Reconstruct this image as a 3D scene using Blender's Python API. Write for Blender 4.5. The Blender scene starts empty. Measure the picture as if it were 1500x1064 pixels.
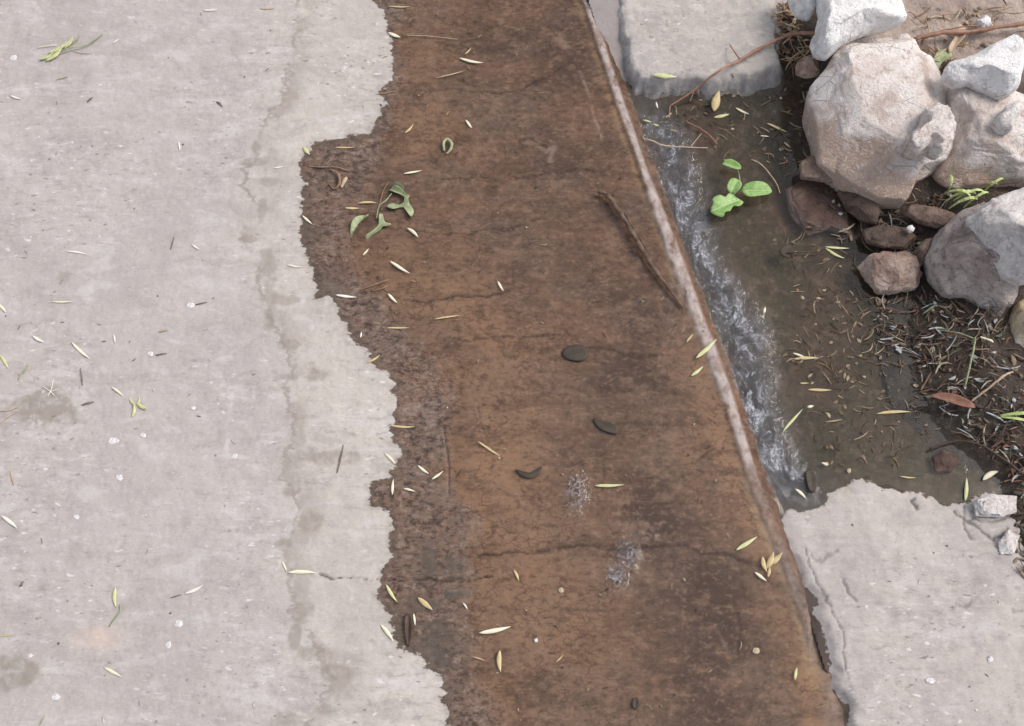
import bpy, bmesh, math, random
import numpy as np
from mathutils import Vector, Matrix, noise as mnoise

scene = bpy.context.scene
R = math.radians
random.seed(7)

# ------------------------------------------------------------------ camera
CAM_H, PITCH, HALF = 1.45, R(20), 0.4795          # height, tilt from straight down, tan(half hfov)
cam_d = bpy.data.cameras.new('camera')
cam = bpy.data.objects.new('camera', cam_d)
scene.collection.objects.link(cam)
CAM = np.array([0.0, -CAM_H * math.tan(PITCH), CAM_H])
cam.location = CAM
cam.rotation_euler = (PITCH, 0, 0)
cam_d.sensor_width = 36
cam_d.lens = 18 / HALF
cam_d.clip_start = 0.01
cam_d.clip_end = 500
scene.camera = cam

# ------------------------------------------------------------------ sky, sun, exposure
SUN_EL, SUN_AZ = R(52), R(72)                      # azimuth clockwise from +Y: from the right
world = bpy.data.worlds.new('World')
scene.world = world
world.use_nodes = True
wn = world.node_tree
bg = wn.nodes['Background']
sky = wn.nodes.new('ShaderNodeTexSky')
sky.sky_type = 'NISHITA'
sky.sun_disc = False
sky.sun_elevation = SUN_EL
sky.sun_rotation = SUN_AZ
sky.air_density = 1.0
sky.dust_density = 2.5
sky.ozone_density = 1.0
hs = wn.nodes.new('ShaderNodeHueSaturation')          # a thin overcast takes most of the blue out of the sky
hs.inputs['Saturation'].default_value = 0.40
wn.links.new(sky.outputs['Color'], hs.inputs['Color'])
wn.links.new(hs.outputs['Color'], bg.inputs['Color'])
bg.inputs['Strength'].default_value = 0.135
sun_d = bpy.data.lights.new('sun', 'SUN')
sun_d.energy = 1.25
sun_d.angle = R(22)
sun_d.color = (1.0, 0.93, 0.85)
sun = bpy.data.objects.new('sun', sun_d)
scene.collection.objects.link(sun)
sv = Vector((math.cos(SUN_EL) * math.sin(SUN_AZ), math.cos(SUN_EL) * math.cos(SUN_AZ), math.sin(SUN_EL)))
sun.rotation_euler = sv.to_track_quat('Z', 'Y').to_euler()
scene.view_settings.view_transform = 'Standard'
scene.view_settings.look = 'None'
scene.view_settings.gamma = 1
scene.view_settings.exposure = 0.68

# ------------------------------------------------------------------ helpers: pixels to points, noise, polylines
def ray(u, v):
    a = (u - 750) / 750 * HALF
    b = -(v - 532) / 750 * HALF
    c, s = math.cos(PITCH), math.sin(PITCH)
    return np.array([a, s + b * c, -c + b * s])

def at(u, v, z=0.0):
    d = ray(u, v)
    t = (z - CAM[2]) / d[2]
    p = CAM + d * t
    return p[0], p[1]

def line(pts, z):
    return np.array([at(u, v, z) for u, v in pts])

def _hash(ix, iy, seed):
    h = (ix.astype(np.int64) * 374761393 + iy.astype(np.int64) * 668265263 + seed * 1274126177) & 0xffffffff
    h = ((h ^ (h >> 13)) * 1274126177) & 0xffffffff
    h = h ^ (h >> 16)
    return (h & 0xffff) / 65535.0

def vnoise(x, y, seed=0):
    x = np.asarray(x, float); y = np.asarray(y, float)
    ix = np.floor(x); iy = np.floor(y)
    fx = x - ix; fy = y - iy
    fx = fx * fx * (3 - 2 * fx); fy = fy * fy * (3 - 2 * fy)
    a = _hash(ix, iy, seed); b = _hash(ix + 1, iy, seed)
    c = _hash(ix, iy + 1, seed); d = _hash(ix + 1, iy + 1, seed)
    return (a + (b - a) * fx) * (1 - fy) + (c + (d - c) * fx) * fy

def fbm(x, y, scale, oct=4, seed=0):
    t = 0; a = 0.5; n = 0
    for k in range(oct):
        t = t + a * vnoise(x * scale + 17.3 * k, y * scale - 9.1 * k, seed + k); n += a
        a *= 0.5; scale *= 2.03
    return t / n - 0.5

def sstep(a, b, x):
    t = np.clip((x - a) / (b - a), 0, 1)
    return t * t * (3 - 2 * t)

def dist_line(x, y, pl):
    d = np.full(np.shape(x), 1e9)
    for (ax, ay), (bx, by) in zip(pl[:-1], pl[1:]):
        ex, ey = bx - ax, by - ay
        L = ex * ex + ey * ey + 1e-12
        t = np.clip(((x - ax) * ex + (y - ay) * ey) / L, 0, 1)
        d = np.minimum(d, (x - ax - t * ex) ** 2 + (y - ay - t * ey) ** 2)
    return np.sqrt(d)

def inside(x, y, pg):
    r = np.zeros(np.shape(x), bool)
    n = len(pg)
    for i in range(n):
        ax, ay = pg[i]; bx, by = pg[(i + 1) % n]
        if ay == by: continue
        c = ((ay > y) != (by > y)) & (x < (bx - ax) * (y - ay) / (by - ay) + ax)
        r ^= c
    return r

def sd_poly(x, y, pg):
    """signed distance, positive inside"""
    d = dist_line(x, y, np.vstack([pg, pg[:1]]))
    return np.where(inside(x, y, pg), d, -d)

def sd_right(x, y, pl):
    """signed distance to a line running down the picture, positive on its right; the line runs on past its ends"""
    a = pl[0] + (pl[0] - pl[3]) / np.linalg.norm(pl[0] - pl[3]) * 6
    b = pl[-1] + (pl[-1] - pl[-4]) / np.linalg.norm(pl[-1] - pl[-4]) * 6
    q = np.vstack([[a], pl, [b]])
    pg = np.vstack([q, [[30, b[1]]], [[30, a[1]]]])
    d = dist_line(x, y, q)
    return np.where(inside(x, y, pg), d, -d)

# ------------------------------------------------------------------ lines of the place
WET = line([(548,0),(560,15),(566,40),(575,60),(577,90),(570,115),(558,135),(562,150),(556,165),(548,185),(535,195),
    (510,200),(480,208),(460,213),(450,225),(440,240),(438,258),(446,270),(443,290),(440,320),(440,345),(447,375),
    (457,400),(465,425),(460,440),(480,437),(495,450),(505,470),(510,490),(520,505),(537,512),(543,535),(560,545),
    (575,560),(580,590),(578,620),(570,632),(580,650),(585,670),(580,690),(560,700),(540,715),(545,738),(570,750),
    (573,790),(575,815),(560,840),(553,855),(555,885),(572,895),(578,930),(583,950),(610,955),(625,975),(645,990),
    (650,1020),(655,1064)], -0.004)
FILM = line([(585,0),(592,100),(580,170),(548,225),(525,270),(510,330),(512,380),(535,430),(575,480),(615,515),(645,560),
    (652,620),(656,690),(690,735),(697,800),(702,850),(692,900),(706,945),(690,975),(715,1005),(735,1064)], -0.008)
TIDE = line([(440,-40),(432,40),(425,100),(420,130),(405,160),(375,200),(380,225),(360,245),(355,265),(370,290),(385,310),(360,335),
    (350,355),(375,375),(385,410),(390,450),(400,480),(415,500),(432,540),(418,560),(432,610),(425,660),(410,700),
    (432,715),(442,770),(410,800),(428,850),(430,880),(442,910),(468,955),(492,990),(475,1030),(455,1064)], 0)
LIP = line([(852,-20),(868,25),(886,80),(907,145),(934,220),(962,300),(990,375),(1018,450),(1046,525),(1070,592),(1090,655),
    (1104,700),(1118,735),(1140,790),(1165,850),(1185,910),(1205,975),(1222,1030),(1232,1075)], -0.014)
ZW = -0.034
BASIN = line([(925,105),(1000,112),(1150,80),(1250,60),(1480,60),(1600,300),(1600,690),(1500,720),(1480,735),(1445,722),(1410,738),
    (1390,742),(1365,730),(1345,722),(1320,722),(1295,718),(1275,706),(1250,703),(1240,715),(1215,722),(1205,742),(1188,752),
    (1165,745),(1150,755),(1130,770),(1120,735),(1090,660),(1046,525),(990,375),(934,220),(905,140)], ZW)
SLAB = line([(1128,742),(1140,765),(1155,790),(1168,815),(1178,840),(1190,858),(1205,875),(1203,900),(1210,930),(1212,965),(1226,985),(1232,1010),
    (1250,1035),(1252,1064),(1290,1200),(1420,1700)], -0.012)
KERB = line([(900,-30),(908,20),(914,60),(921,95),(932,117),(965,121),(1000,116),(1050,118),(1090,112),(1120,108),(1146,98),(1142,60),(1140,0),(1135,-60)], -0.006)
_kt = KERB[0] + (KERB[0] - KERB[3]) * 40; _kr = np.array([KERB[-1][0] + 0.3, _kt[1]])
KERBP = np.vstack([KERB, [_kr], [_kt]])
BANK = [line(p, 0.0) for p in (
    [(1335,500),(1350,560),(1372,605),(1400,640),(1440,672),(1478,700),(1484,760),(1478,830),(1500,850),(2300,900),(2300,-700),(1120,-700),(1120,-10),(1143,60),(1160,88),
     (1200,110),(1190,200),(1215,262),(1262,292),(1320,330),(1342,372),(1352,420),(1330,455)],)]
CRACKS = [(line(p, -0.012), w, s) for p, w, s in (
    ([(470,848),(500,852),(550,853),(620,850),(700,848),(720,843)], .0016, 1.0),
    ([(700,812),(760,808),(830,803),(890,802),(960,800),(1010,802),(1060,810),(1110,825)], .0022, .9),
    ([(590,443),(650,441),(690,436),(745,430)], .0017, .9),
    ([(660,504),(720,492),(770,493),(800,490),(820,487)], .0015, .8),
    ([(720,132),(765,127),(785,116),(800,110),(818,99)], .0018, .9),
    ([(580,120),(640,133),(690,130),(720,132)], .0015, .5),
    ([(640,262),(700,258),(740,265),(800,250),(880,247)], .0016, .65),
    ([(560,335),(640,343),(740,336),(790,320)], .0018, .7),
    ([(850,512),(885,510),(930,518),(960,522)], .0030, .7),
    ([(648,625),(655,665),(658,690),(658,725)], .0016, .8),
    ([(900,622),(950,618),(1000,620)], .0022, .6),
    ([(1020,676),(1035,664),(1048,656)], .0030, .8),
    ([(700,600),(705,620),(715,640)], .0013, .5),
    ([(860,560),(900,572),(960,566),(1010,580)], .0035, .45),
    ([(640,60),(700,72),(760,66)], .0014, .5),
    ([(760,205),(775,200),(800,212)], .0022, .7),
    ([(900,896),(870,894),(820,892)], .0018, .5),
    ([(905,1000),(960,1006),(1000,998)], .0022, .4),
    ([(1075,880),(1085,920),(1082,960)], .0016, .35),
)]
BLOTS = [(at(u, v), at(u + a, v)[0] - at(u, v)[0], at(u, v)[1] - at(u, v + b)[1], s) for u, v, a, b, s in (
    (65,597,42,24,1), (25,990,38,27,1), (95,407,10,10,.5), (395,470,9,20,.9), (425,505,20,8,1), (412,440,24,9,.7), (452,545,26,16,.9), (425,552,24,8,.7),
    (395,390,14,28,.7), (383,310,8,18,.8), (400,268,24,7,.6), (372,238,16,5,.8), (375,215,6,9,.7), (428,140,9,9,.6), (405,165,12,6,.6),
    (480,670,40,14,.8), (455,770,22,22,.9), (428,718,14,7,.9), (418,795,18,6,.9), (435,640,14,16,.4), (440,900,14,16,.8), (432,930,10,22,.9), (462,955,24,14,.8),
    (490,985,24,14,.9), (478,1040,16,8,.9), (510,1010,26,22,.4), (360,350,14,6,.8), (385,570,14,5,.5), (450,610,34,5,.5), (430,1060,30,14,.7), (515,950,18,30,.25))]
PALE = [(line(p, z), w, s) for p, z, w, s in (
    ([(338,570),(336,610),(332,660)], 0, .0045, .8),
    ([(849,104),(857,122),(865,142),(870,170),(880,192),(882,206)], -.018, .0022, .7),
    ([(810,52),(822,58),(830,66)], -.018, .006, .55),
    ([(785,205),(800,222),(812,214),(805,235)], -.018, .004, .5),
    ([(775,690),(790,682),(800,688)], -.018, .003, .35),
    ([(1045,915),(1070,960),(1075,1000)], -.018, .003, .3),
    ([(930,365),(940,390)], -.018, .002, .7))]
PINK = [(at(145,935), .028, .014), (at(1190,300), .03, .02)]

def film_sd(x, y):
    d = sd_right(x, y, FILM)
    return d + fbm(x, y, 18, 3, 111) * .050 + fbm(x, y, 70, 4, 113) * .030

def basin_sd(x, y): return sd_poly(x, y, BASIN)

def z_road(x, y, s=None):
    if s is None: s = sd_right(x, y, LIP)
    z = -0.021 * sstep(-0.60, -0.02, s)
    z = z + (0.0036 + 0.0045 * fbm(x, y, 70, 3, 27)) * np.exp(-(s / 0.0085) ** 4)                     # the raised lip
    return np.where(s > 0.008, z - (s - 0.008) * 0.9, z)

def z_pave(x, y, s=None, b=None, sl=None):
    if s is None: s = sd_right(x, y, LIP)
    if b is None: b = basin_sd(x, y)
    if sl is None: sl = sd_right(x, y, SLAB)
    z = ZW - np.clip(b * 0.16, -0.022, 0.022)
    # slab edge stepping down to the channel
    edge = sstep(-0.004, 0.010, sl)
    z = np.where(b < 0.03, z - (1 - edge) * (0.004 + 0.03 * np.clip(fbm(x, y, 16, 3, 21) - .06, 0, 1)) * sstep(0.03, -0.01, b), z)
    return z

def z_soil(x, y):
    sd = sd_poly(x, y, BANK[0])
    return ZW - 0.004 + np.clip(sd * 0.45, -0.02, 0.045) + fbm(x, y, 14, 4, 5) * 0.018 + fbm(x, y, 60, 2, 9) * 0.005

_sx = np.arange(-1.0, 1.15, .003); _sy = np.arange(-.62, .85, .003)
_SX, _SY = np.meshgrid(_sx, _sy)
def _surf_map():
    x, y = _SX, _SY
    s = sd_right(x, y, LIP); b = basin_sd(x, y)
    z = np.where(s < .012, z_road(x, y, s), z_pave(x, y, s, b))
    z = z + np.where((s < 0) & (film_sd(x, y) > 0), .0024, 0)
    z = np.where((s >= .012) & (b > 0), np.maximum(z, ZW + .001), z)
    z = np.where((sd_poly(x, y, BANK[0]) > -.05) & (s > 0), np.maximum(z, z_soil(x, y)), z)
    return np.where(sd_poly(x, y, KERBP) > 0, np.maximum(z, -.006), z)
_SZ = _surf_map()
def surf(x, y):
    i = min(max((x - _sx[0]) / .003, 0), len(_sx) - 1.001); j = min(max((y - _sy[0]) / .003, 0), len(_sy) - 1.001)
    a, b = int(i), int(j); i -= a; j -= b
    return float((_SZ[b, a] * (1 - i) + _SZ[b, a + 1] * i) * (1 - j) + (_SZ[b + 1, a] * (1 - i) + _SZ[b + 1, a + 1] * i) * j)

def pos(u, v, lift=0.0):
    z = 0.0
    for _ in range(6):
        x, y = at(u, v, z + lift)
        z = surf(x, y)
    return Vector((x, y, z + lift))

# ------------------------------------------------------------------ objects
COL = scene.collection
def link(name, me, mat=None, parent=None):
    o = bpy.data.objects.new(name, me)
    COL.objects.link(o)
    if mat is not None and not me.materials: me.materials.append(mat)
    if parent is not None: o.parent = parent
    return o

def tag(o, label=None, cat=None, group=None, kind=None):
    if label: o['label'] = label
    if cat: o['category'] = cat
    if group: o['group'] = group
    if kind: o['kind'] = kind
    return o

def empty(name, loc, label, cat, group=None):
    o = bpy.data.objects.new(name, None)
    COL.objects.link(o)
    o.location = loc
    o.empty_display_size = 0.02
    return tag(o, label, cat, group)

def grid(name, X, Y, Z, mat, attrs=None, keep=None, parent=None):
    ny, nx = Z.shape
    idx = np.arange(nx * ny).reshape(ny, nx)
    q = np.stack([idx[:-1, :-1], idx[:-1, 1:], idx[1:, 1:], idx[1:, :-1]], -1).reshape(-1, 4)
    co = np.stack([X, Y, Z], -1).reshape(-1, 3)
    if keep is not None:
        kf = keep.reshape(-1)[q].any(1)
        q = q[kf]
        used = np.zeros(nx * ny, bool); used[q] = True
        remap = np.cumsum(used) - 1
        q = remap[q]; co = co[used]
        sel = used
    else:
        sel = np.ones(nx * ny, bool)
    me = bpy.data.meshes.new(name)
    me.vertices.add(len(co)); me.vertices.foreach_set('co', co.astype(np.float32).ravel())
    me.loops.add(q.size); me.loops.foreach_set('vertex_index', q.astype(np.int32).ravel())
    me.polygons.add(len(q))
    me.polygons.foreach_set('loop_start', np.arange(0, q.size, 4, dtype=np.int32))
    me.polygons.foreach_set('use_smooth', np.ones(len(q), bool))
    me.update(calc_edges=True)
    for k, a in (attrs or {}).items():
        at_ = me.attributes.new(k, 'FLOAT', 'POINT')
        at_.data.foreach_set('value', a.reshape(-1)[sel].astype(np.float32))
    return link(name, me, mat, parent)

def axis(a, b, step, far):
    fine = np.arange(a, b, step)
    out = np.geomspace(0.02, far, 14)
    return np.concatenate([(a - out)[::-1], fine, b + out])

# ------------------------------------------------------------------ node helper
class NT:
    def __init__(s, name):
        s.m = bpy.data.materials.new(name); s.m.use_nodes = True
        s.t = s.m.node_tree; s.n = s.t.nodes; s.n.clear()
        s.out = s.n.new('ShaderNodeOutputMaterial')
        s.co = s.n.new('ShaderNodeTexCoord').outputs['Object']
    def put(s, sock, v):
        if v is None: return
        if hasattr(v, 'is_output'): s.t.links.new(v, sock)
        elif isinstance(v, (tuple, list)) and len(v) == 3 and sock.type == 'RGBA': sock.default_value = (*v, 1)
        else: sock.default_value = v
    def vec(s, sc=(1, 1, 1), loc=(0, 0, 0), rot=(0, 0, 0), src=None):
        m = s.n.new('ShaderNodeMapping'); s.put(m.inputs['Vector'], src or s.co)
        m.inputs['Scale'].default_value = sc; m.inputs['Location'].default_value = loc; m.inputs['Rotation'].default_value = rot
        return m.outputs[0]
    def noise(s, scale, detail=4, rough=.55, vec=None, dist=0.0, color=False):
        n = s.n.new('ShaderNodeTexNoise'); s.put(n.inputs['Vector'], vec or s.co)
        n.inputs['Scale'].default_value = scale; n.inputs['Detail'].default_value = detail
        n.inputs['Roughness'].default_value = rough; n.inputs['Distortion'].default_value = dist
        return n.outputs['Color' if color else 'Fac']
    def voro(s, scale, vec=None, feat='F1', out='Distance'):
        n = s.n.new('ShaderNodeTexVoronoi'); n.feature = feat; s.put(n.inputs['Vector'], vec or s.co)
        n.inputs['Scale'].default_value = scale
        return n.outputs[out]
    def attr(s, name):
        n = s.n.new('ShaderNodeAttribute'); n.attribute_name = name
        return n.outputs['Fac']
    def math(s, op, a, b=None, c=None):
        n = s.n.new('ShaderNodeMath'); n.operation = op
        s.put(n.inputs[0], a); s.put(n.inputs[1], b); s.put(n.inputs[2], c)
        return n.outputs[0]
    def step(s, x, a, b, lo=0.0, hi=1.0):
        n = s.n.new('ShaderNodeMapRange'); n.interpolation_type = 'SMOOTHSTEP'
        s.put(n.inputs[0], x); n.inputs[1].default_value = a; n.inputs[2].default_value = b
        n.inputs[3].default_value = lo; n.inputs[4].default_value = hi
        return n.outputs[0]
    def mix(s, f, a, b, mode='MIX'):
        n = s.n.new('ShaderNodeMix'); n.data_type = 'RGBA'; n.blend_type = mode
        s.put(n.inputs[0], f); s.put(n.inputs[6], a); s.put(n.inputs[7], b)
        return n.outputs[2]
    def bump(s, h, strength=.5, dist=.002, nrm=None):
        n = s.n.new('ShaderNodeBump'); n.inputs['Strength'].default_value = strength; n.inputs['Distance'].default_value = dist
        s.put(n.inputs['Height'], h); s.put(n.inputs['Normal'], nrm)
        return n.outputs[0]
    def bsdf(s, color, rough=.8, nrm=None, spec=.5, coat=None, **kw):
        b = s.n.new('ShaderNodeBsdfPrincipled')
        s.put(b.inputs['Base Color'], color); s.put(b.inputs['Roughness'], rough); s.put(b.inputs['Normal'], nrm)
        s.put(b.inputs['Specular IOR Level'], spec)
        for k, v in kw.items(): s.put(b.inputs[k], v)
        s.t.links.new(b.outputs[0], s.out.inputs['Surface'])
        return s.m
    def island(s):
        return s.n.new('ShaderNodeNewGeometry').outputs['Random Per Island']
    def objrand(s):
        return s.n.new('ShaderNodeObjectInfo').outputs['Random']

# ------------------------------------------------------------------ materials of the setting
def dry_concrete(t, beige):
    """dry concrete colour: soft clouds, trowel smears, pale and dark specks"""
    c = t.mix(beige, (.404, .366, .346), (.434, .392, .350))
    cl = t.noise(6, 5, .62)
    c = t.mix(t.step(cl, .42, .60), c, t.mix(beige, (.370, .334, .318), (.398, .358, .328)))
    sm = t.noise(24, 5, .62, t.vec((.6, 1.35, 1), rot=(0, 0, R(-3))), .6)
    c = t.mix(t.step(sm, .52, .66, 0, .55), c, (.485, .455, .44))
    c = t.mix(t.step(sm, .48, .34, 0, .55), c, (.315, .283, .266))
    st = t.noise(75, 5, .68, t.vec((.55, 1.45, 1), rot=(0, 0, R(-4))), .4)
    rough = t.step(t.noise(5, 4, .6, t.vec(loc=(3, 1, 0))), .44, .58, .30, 1.0)
    c = t.mix(t.math('MULTIPLY', t.step(st, .54, .68, 0, .55), rough), c, (.53, .495, .485))
    c = t.mix(t.math('MULTIPLY', t.step(st, .47, .33, 0, .60), rough), c, (.265, .232, .222))
    fine = t.noise(330, 3, .7, t.vec((.8, 1.2, 1)))
    c = t.mix(t.step(fine, .54, .72, 0, .35), c, (.55, .51, .50))
    c = t.mix(t.step(fine, .46, .30, 0, .40), c, (.25, .215, .205))
    sp = t.noise(95, 2, .5, t.vec((.7, 1.3, 1), loc=(7, 2, 0)))
    c = t.mix(t.math('MULTIPLY', t.step(sp, .66, .72, 0, .8), rough), c, (.60, .565, .555))
    sp2 = t.noise(110, 2, .5, t.vec((.7, 1.25, 1), loc=(1, 9, 0)))
    c = t.mix(t.math('MULTIPLY', t.step(sp2, .665, .72, 0, .75), rough), c, (.19, .16, .15))
    h = t.math('ADD', t.math('MULTIPLY', st, .6), t.math('MULTIPLY', fine, .35))
    return c, h

def mat_road():
    t = NT('road_concrete')
    jag = t.math('SUBTRACT', t.noise(150, 4, .68, t.vec((.7, 1.25, 1))), .5)
    jag2 = t.math('SUBTRACT', t.noise(46, 4, .62, t.vec((.75, 1.2, 1))), .5)
    wet = t.math('ADD', t.attr('wet'), t.math('ADD', t.math('MULTIPLY', jag, .015), t.math('MULTIPLY', jag2, .036)))
    film = t.math('ADD', t.attr('film'), t.math('MULTIPLY', t.math('SUBTRACT', t.noise(120, 4, .6), .5), .03))
    c, h = dry_concrete(t, t.step(t.math('ADD', t.attr('tide'), t.math('MULTIPLY', t.math('SUBTRACT', t.noise(16, 4, .6), .5), .16)), -.05, .05))
    # old damp rings and stains on the dry part
    sn = t.noise(48, 4, .65)
    stain = t.math('MULTIPLY', t.attr('stain'), t.step(sn, .30, .58))
    c = t.mix(t.math('MULTIPLY', stain, .85), c, (.255, .220, .188))
    td = t.math('ABSOLUTE', t.math('ADD', t.attr('tide'), t.math('MULTIPLY', t.math('SUBTRACT', t.noise(38, 4, .66, t.vec((.6, 1.3, 1))), .5), .055)))
    ring = t.math('MULTIPLY', t.step(td, .0058, .0006), t.step(t.noise(14, 3, .6), .40, .52))
    c = t.mix(t.math('MULTIPLY', ring, .70), c, (.25, .21, .185))
    side = t.math('MULTIPLY', t.step(t.attr('tide'), -.002, .004), t.step(t.attr('tide'), .045, .004))
    c = t.mix(t.math('MULTIPLY', side, t.step(t.noise(19, 4, .6, t.vec((1, .8, 1))), .44, .58, 0, .60)), c, (.285, .245, .212))
    c = t.mix(t.math('MULTIPLY', t.attr('pink'), .6), c, (.52, .40, .33))
    # stained wet bed
    n1 = t.noise(7, 4, .6, t.vec((.8, 1.2, 1)))
    n2 = t.noise(30, 5, .68, t.vec((.80, 1.2, 1)), .3)
    n3 = t.noise(110, 4, .72, t.vec((.8, 1.2, 1)), .2)
    n4 = t.noise(13, 4, .65, t.vec((.6, 1.5, 1), loc=(4, 4, 0)), .3)
    brown = t.mix(t.step(n1, .42, .58), (.142, .084, .056), (.122, .082, .063))
    brown = t.mix(t.attr('warm'), brown, (.245, .142, .088))
    brown = t.mix(t.attr('dark'), brown, (.062, .038, .029))
    brown = t.mix(t.math('MULTIPLY', t.attr('tan'), .9), brown, (.30, .19, .105))
    streak = t.noise(26, 5, .66, t.vec((.32, 1.7, 1), rot=(0, 0, R(3)), loc=(5, 1, 0)), .5)
    brown = t.mix(t.step(streak, .53, .63, 0, .32), brown, (.066, .038, .028))
    brown = t.mix(t.step(streak, .47, .37, 0, .25), brown, (.20, .122, .084))
    brown = t.mix(t.step(n4, .53, .62, 0, .40), brown, (.070, .041, .029))
    brown = t.mix(t.step(n2, .52, .64, 0, .50), brown, (.205, .128, .090))
    brown = t.mix(t.step(n2, .47, .36, 0, .52), brown, (.062, .037, .027))
    n5 = t.noise(230, 3, .72, t.vec((.75, 1.25, 1)))
    wv = t.n.new('ShaderNodeVectorMath'); wv.operation = 'ADD'; t.put(wv.inputs[0], t.co)
    wsc = t.n.new('ShaderNodeVectorMath'); wsc.operation = 'SCALE'; t.put(wsc.inputs[0], t.noise(60, 3, .6, color=True)); wsc.inputs['Scale'].default_value = .022
    t.put(wv.inputs[1], wsc.outputs[0])
    net = t.step(t.voro(58, t.vec((.75, 1.3, 1), src=wv.outputs[0]), 'DISTANCE_TO_EDGE'), .075, .0)
    net = t.math('MULTIPLY', net, t.step(t.noise(17, 3, .6, t.vec(loc=(2, 6, 0))), .42, .56))
    brown = t.mix(t.step(n3, .53, .65, 0, .46), brown, (.235, .152, .110))
    brown = t.mix(t.step(n3, .47, .35, 0, .52), brown, (.050, .030, .022))
    brown = t.mix(t.step(n5, .55, .68, 0, .15), brown, (.30, .21, .155))
    brown = t.mix(t.step(n5, .45, .33, 0, .18), brown, (.035, .021, .015))
    brown = t.mix(t.math('MULTIPLY', net, .45), brown, (.040, .024, .017))
    damp = t.mix(t.step(n1, .40, .6), (.158, .096, .068), (.130, .088, .066))
    damp = t.mix(t.step(n2, .52, .66, 0, .55), damp, (.19, .138, .118))
    damp = t.mix(t.step(n2, .46, .34, 0, .7), damp, (.062, .043, .035))
    damp = t.mix(t.step(n3, .48, .38, 0, .85), damp, (.036, .024, .019))
    damp = t.mix(t.step(n3, .53, .64, 0, .60), damp, (.26, .19, .155))
    damp = t.mix(t.step(n5, .46, .36, 0, .55), damp, (.04, .028, .023))
    damp = t.mix(t.math('MULTIPLY', net, .65), damp, (.036, .026, .021))
    bed = t.mix(t.step(film, -.024, .020), t.mix(t.math('MULTIPLY', t.attr('mould'), t.step(n2, .40, .58)), damp, (.075, .060, .048)), brown)
    bed = t.mix(t.math('MULTIPLY', t.step(t.voro(70), .10, .03), t.step(t.noise(14, 2), .5, .62)), bed, (.28, .20, .16))
    bed = t.mix(t.math('MULTIPLY', t.attr('pale'), .75), bed, (.34, .25, .21))
    lip = t.attr('lip')
    lipn = t.noise(48, 5, .66, dist=.5)
    lc = t.mix(t.step(lipn, .42, .62), (.40, .340, .315), (.27, .205, .178))
    bed = t.mix(t.math('MULTIPLY', lip, t.step(t.noise(34, 5, .7, t.vec((1, .6, 1))), .33, .46)), bed, lc)
    wf = t.step(wet, -.0012, .0016)
    edge = t.math('MULTIPLY', t.step(wet, .014, .001), wf)
    bed = t.mix(t.math('MULTIPLY', edge, .55), bed, (.085, .066, .052))
    c = t.mix(t.math('MULTIPLY', t.attr('pale'), .5), c, (.60, .56, .55))
    c = t.mix(t.math('MULTIPLY', t.step(wet, -.011, .0), t.step(t.noise(34, 4, .65), .42, .58, .05, .42)), c, (.24, .20, .178))
    c = t.mix(wf, c, bed)
    crn = t.step(t.noise(60, 3, .6), .28, .5)
    c = t.mix(t.math('MULTIPLY', t.math('MULTIPLY', t.attr('crack'), crn), .88), c, (.035, .022, .016))
    hh = t.math('ADD', h, t.math('MULTIPLY', n3, .8))
    hh = t.math('SUBTRACT', hh, t.math('MULTIPLY', t.attr('crack'), 1.0))
    nb = t.bump(hh, .35, .0010)
    return t.bsdf(c, t.step(wf, 0, 1, .92, .50), nrm=nb, spec=t.math('MULTIPLY', t.step(wf, 0, 1, .25, .20), t.step(film, .01, -.01, .1, 1.0)))

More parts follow.
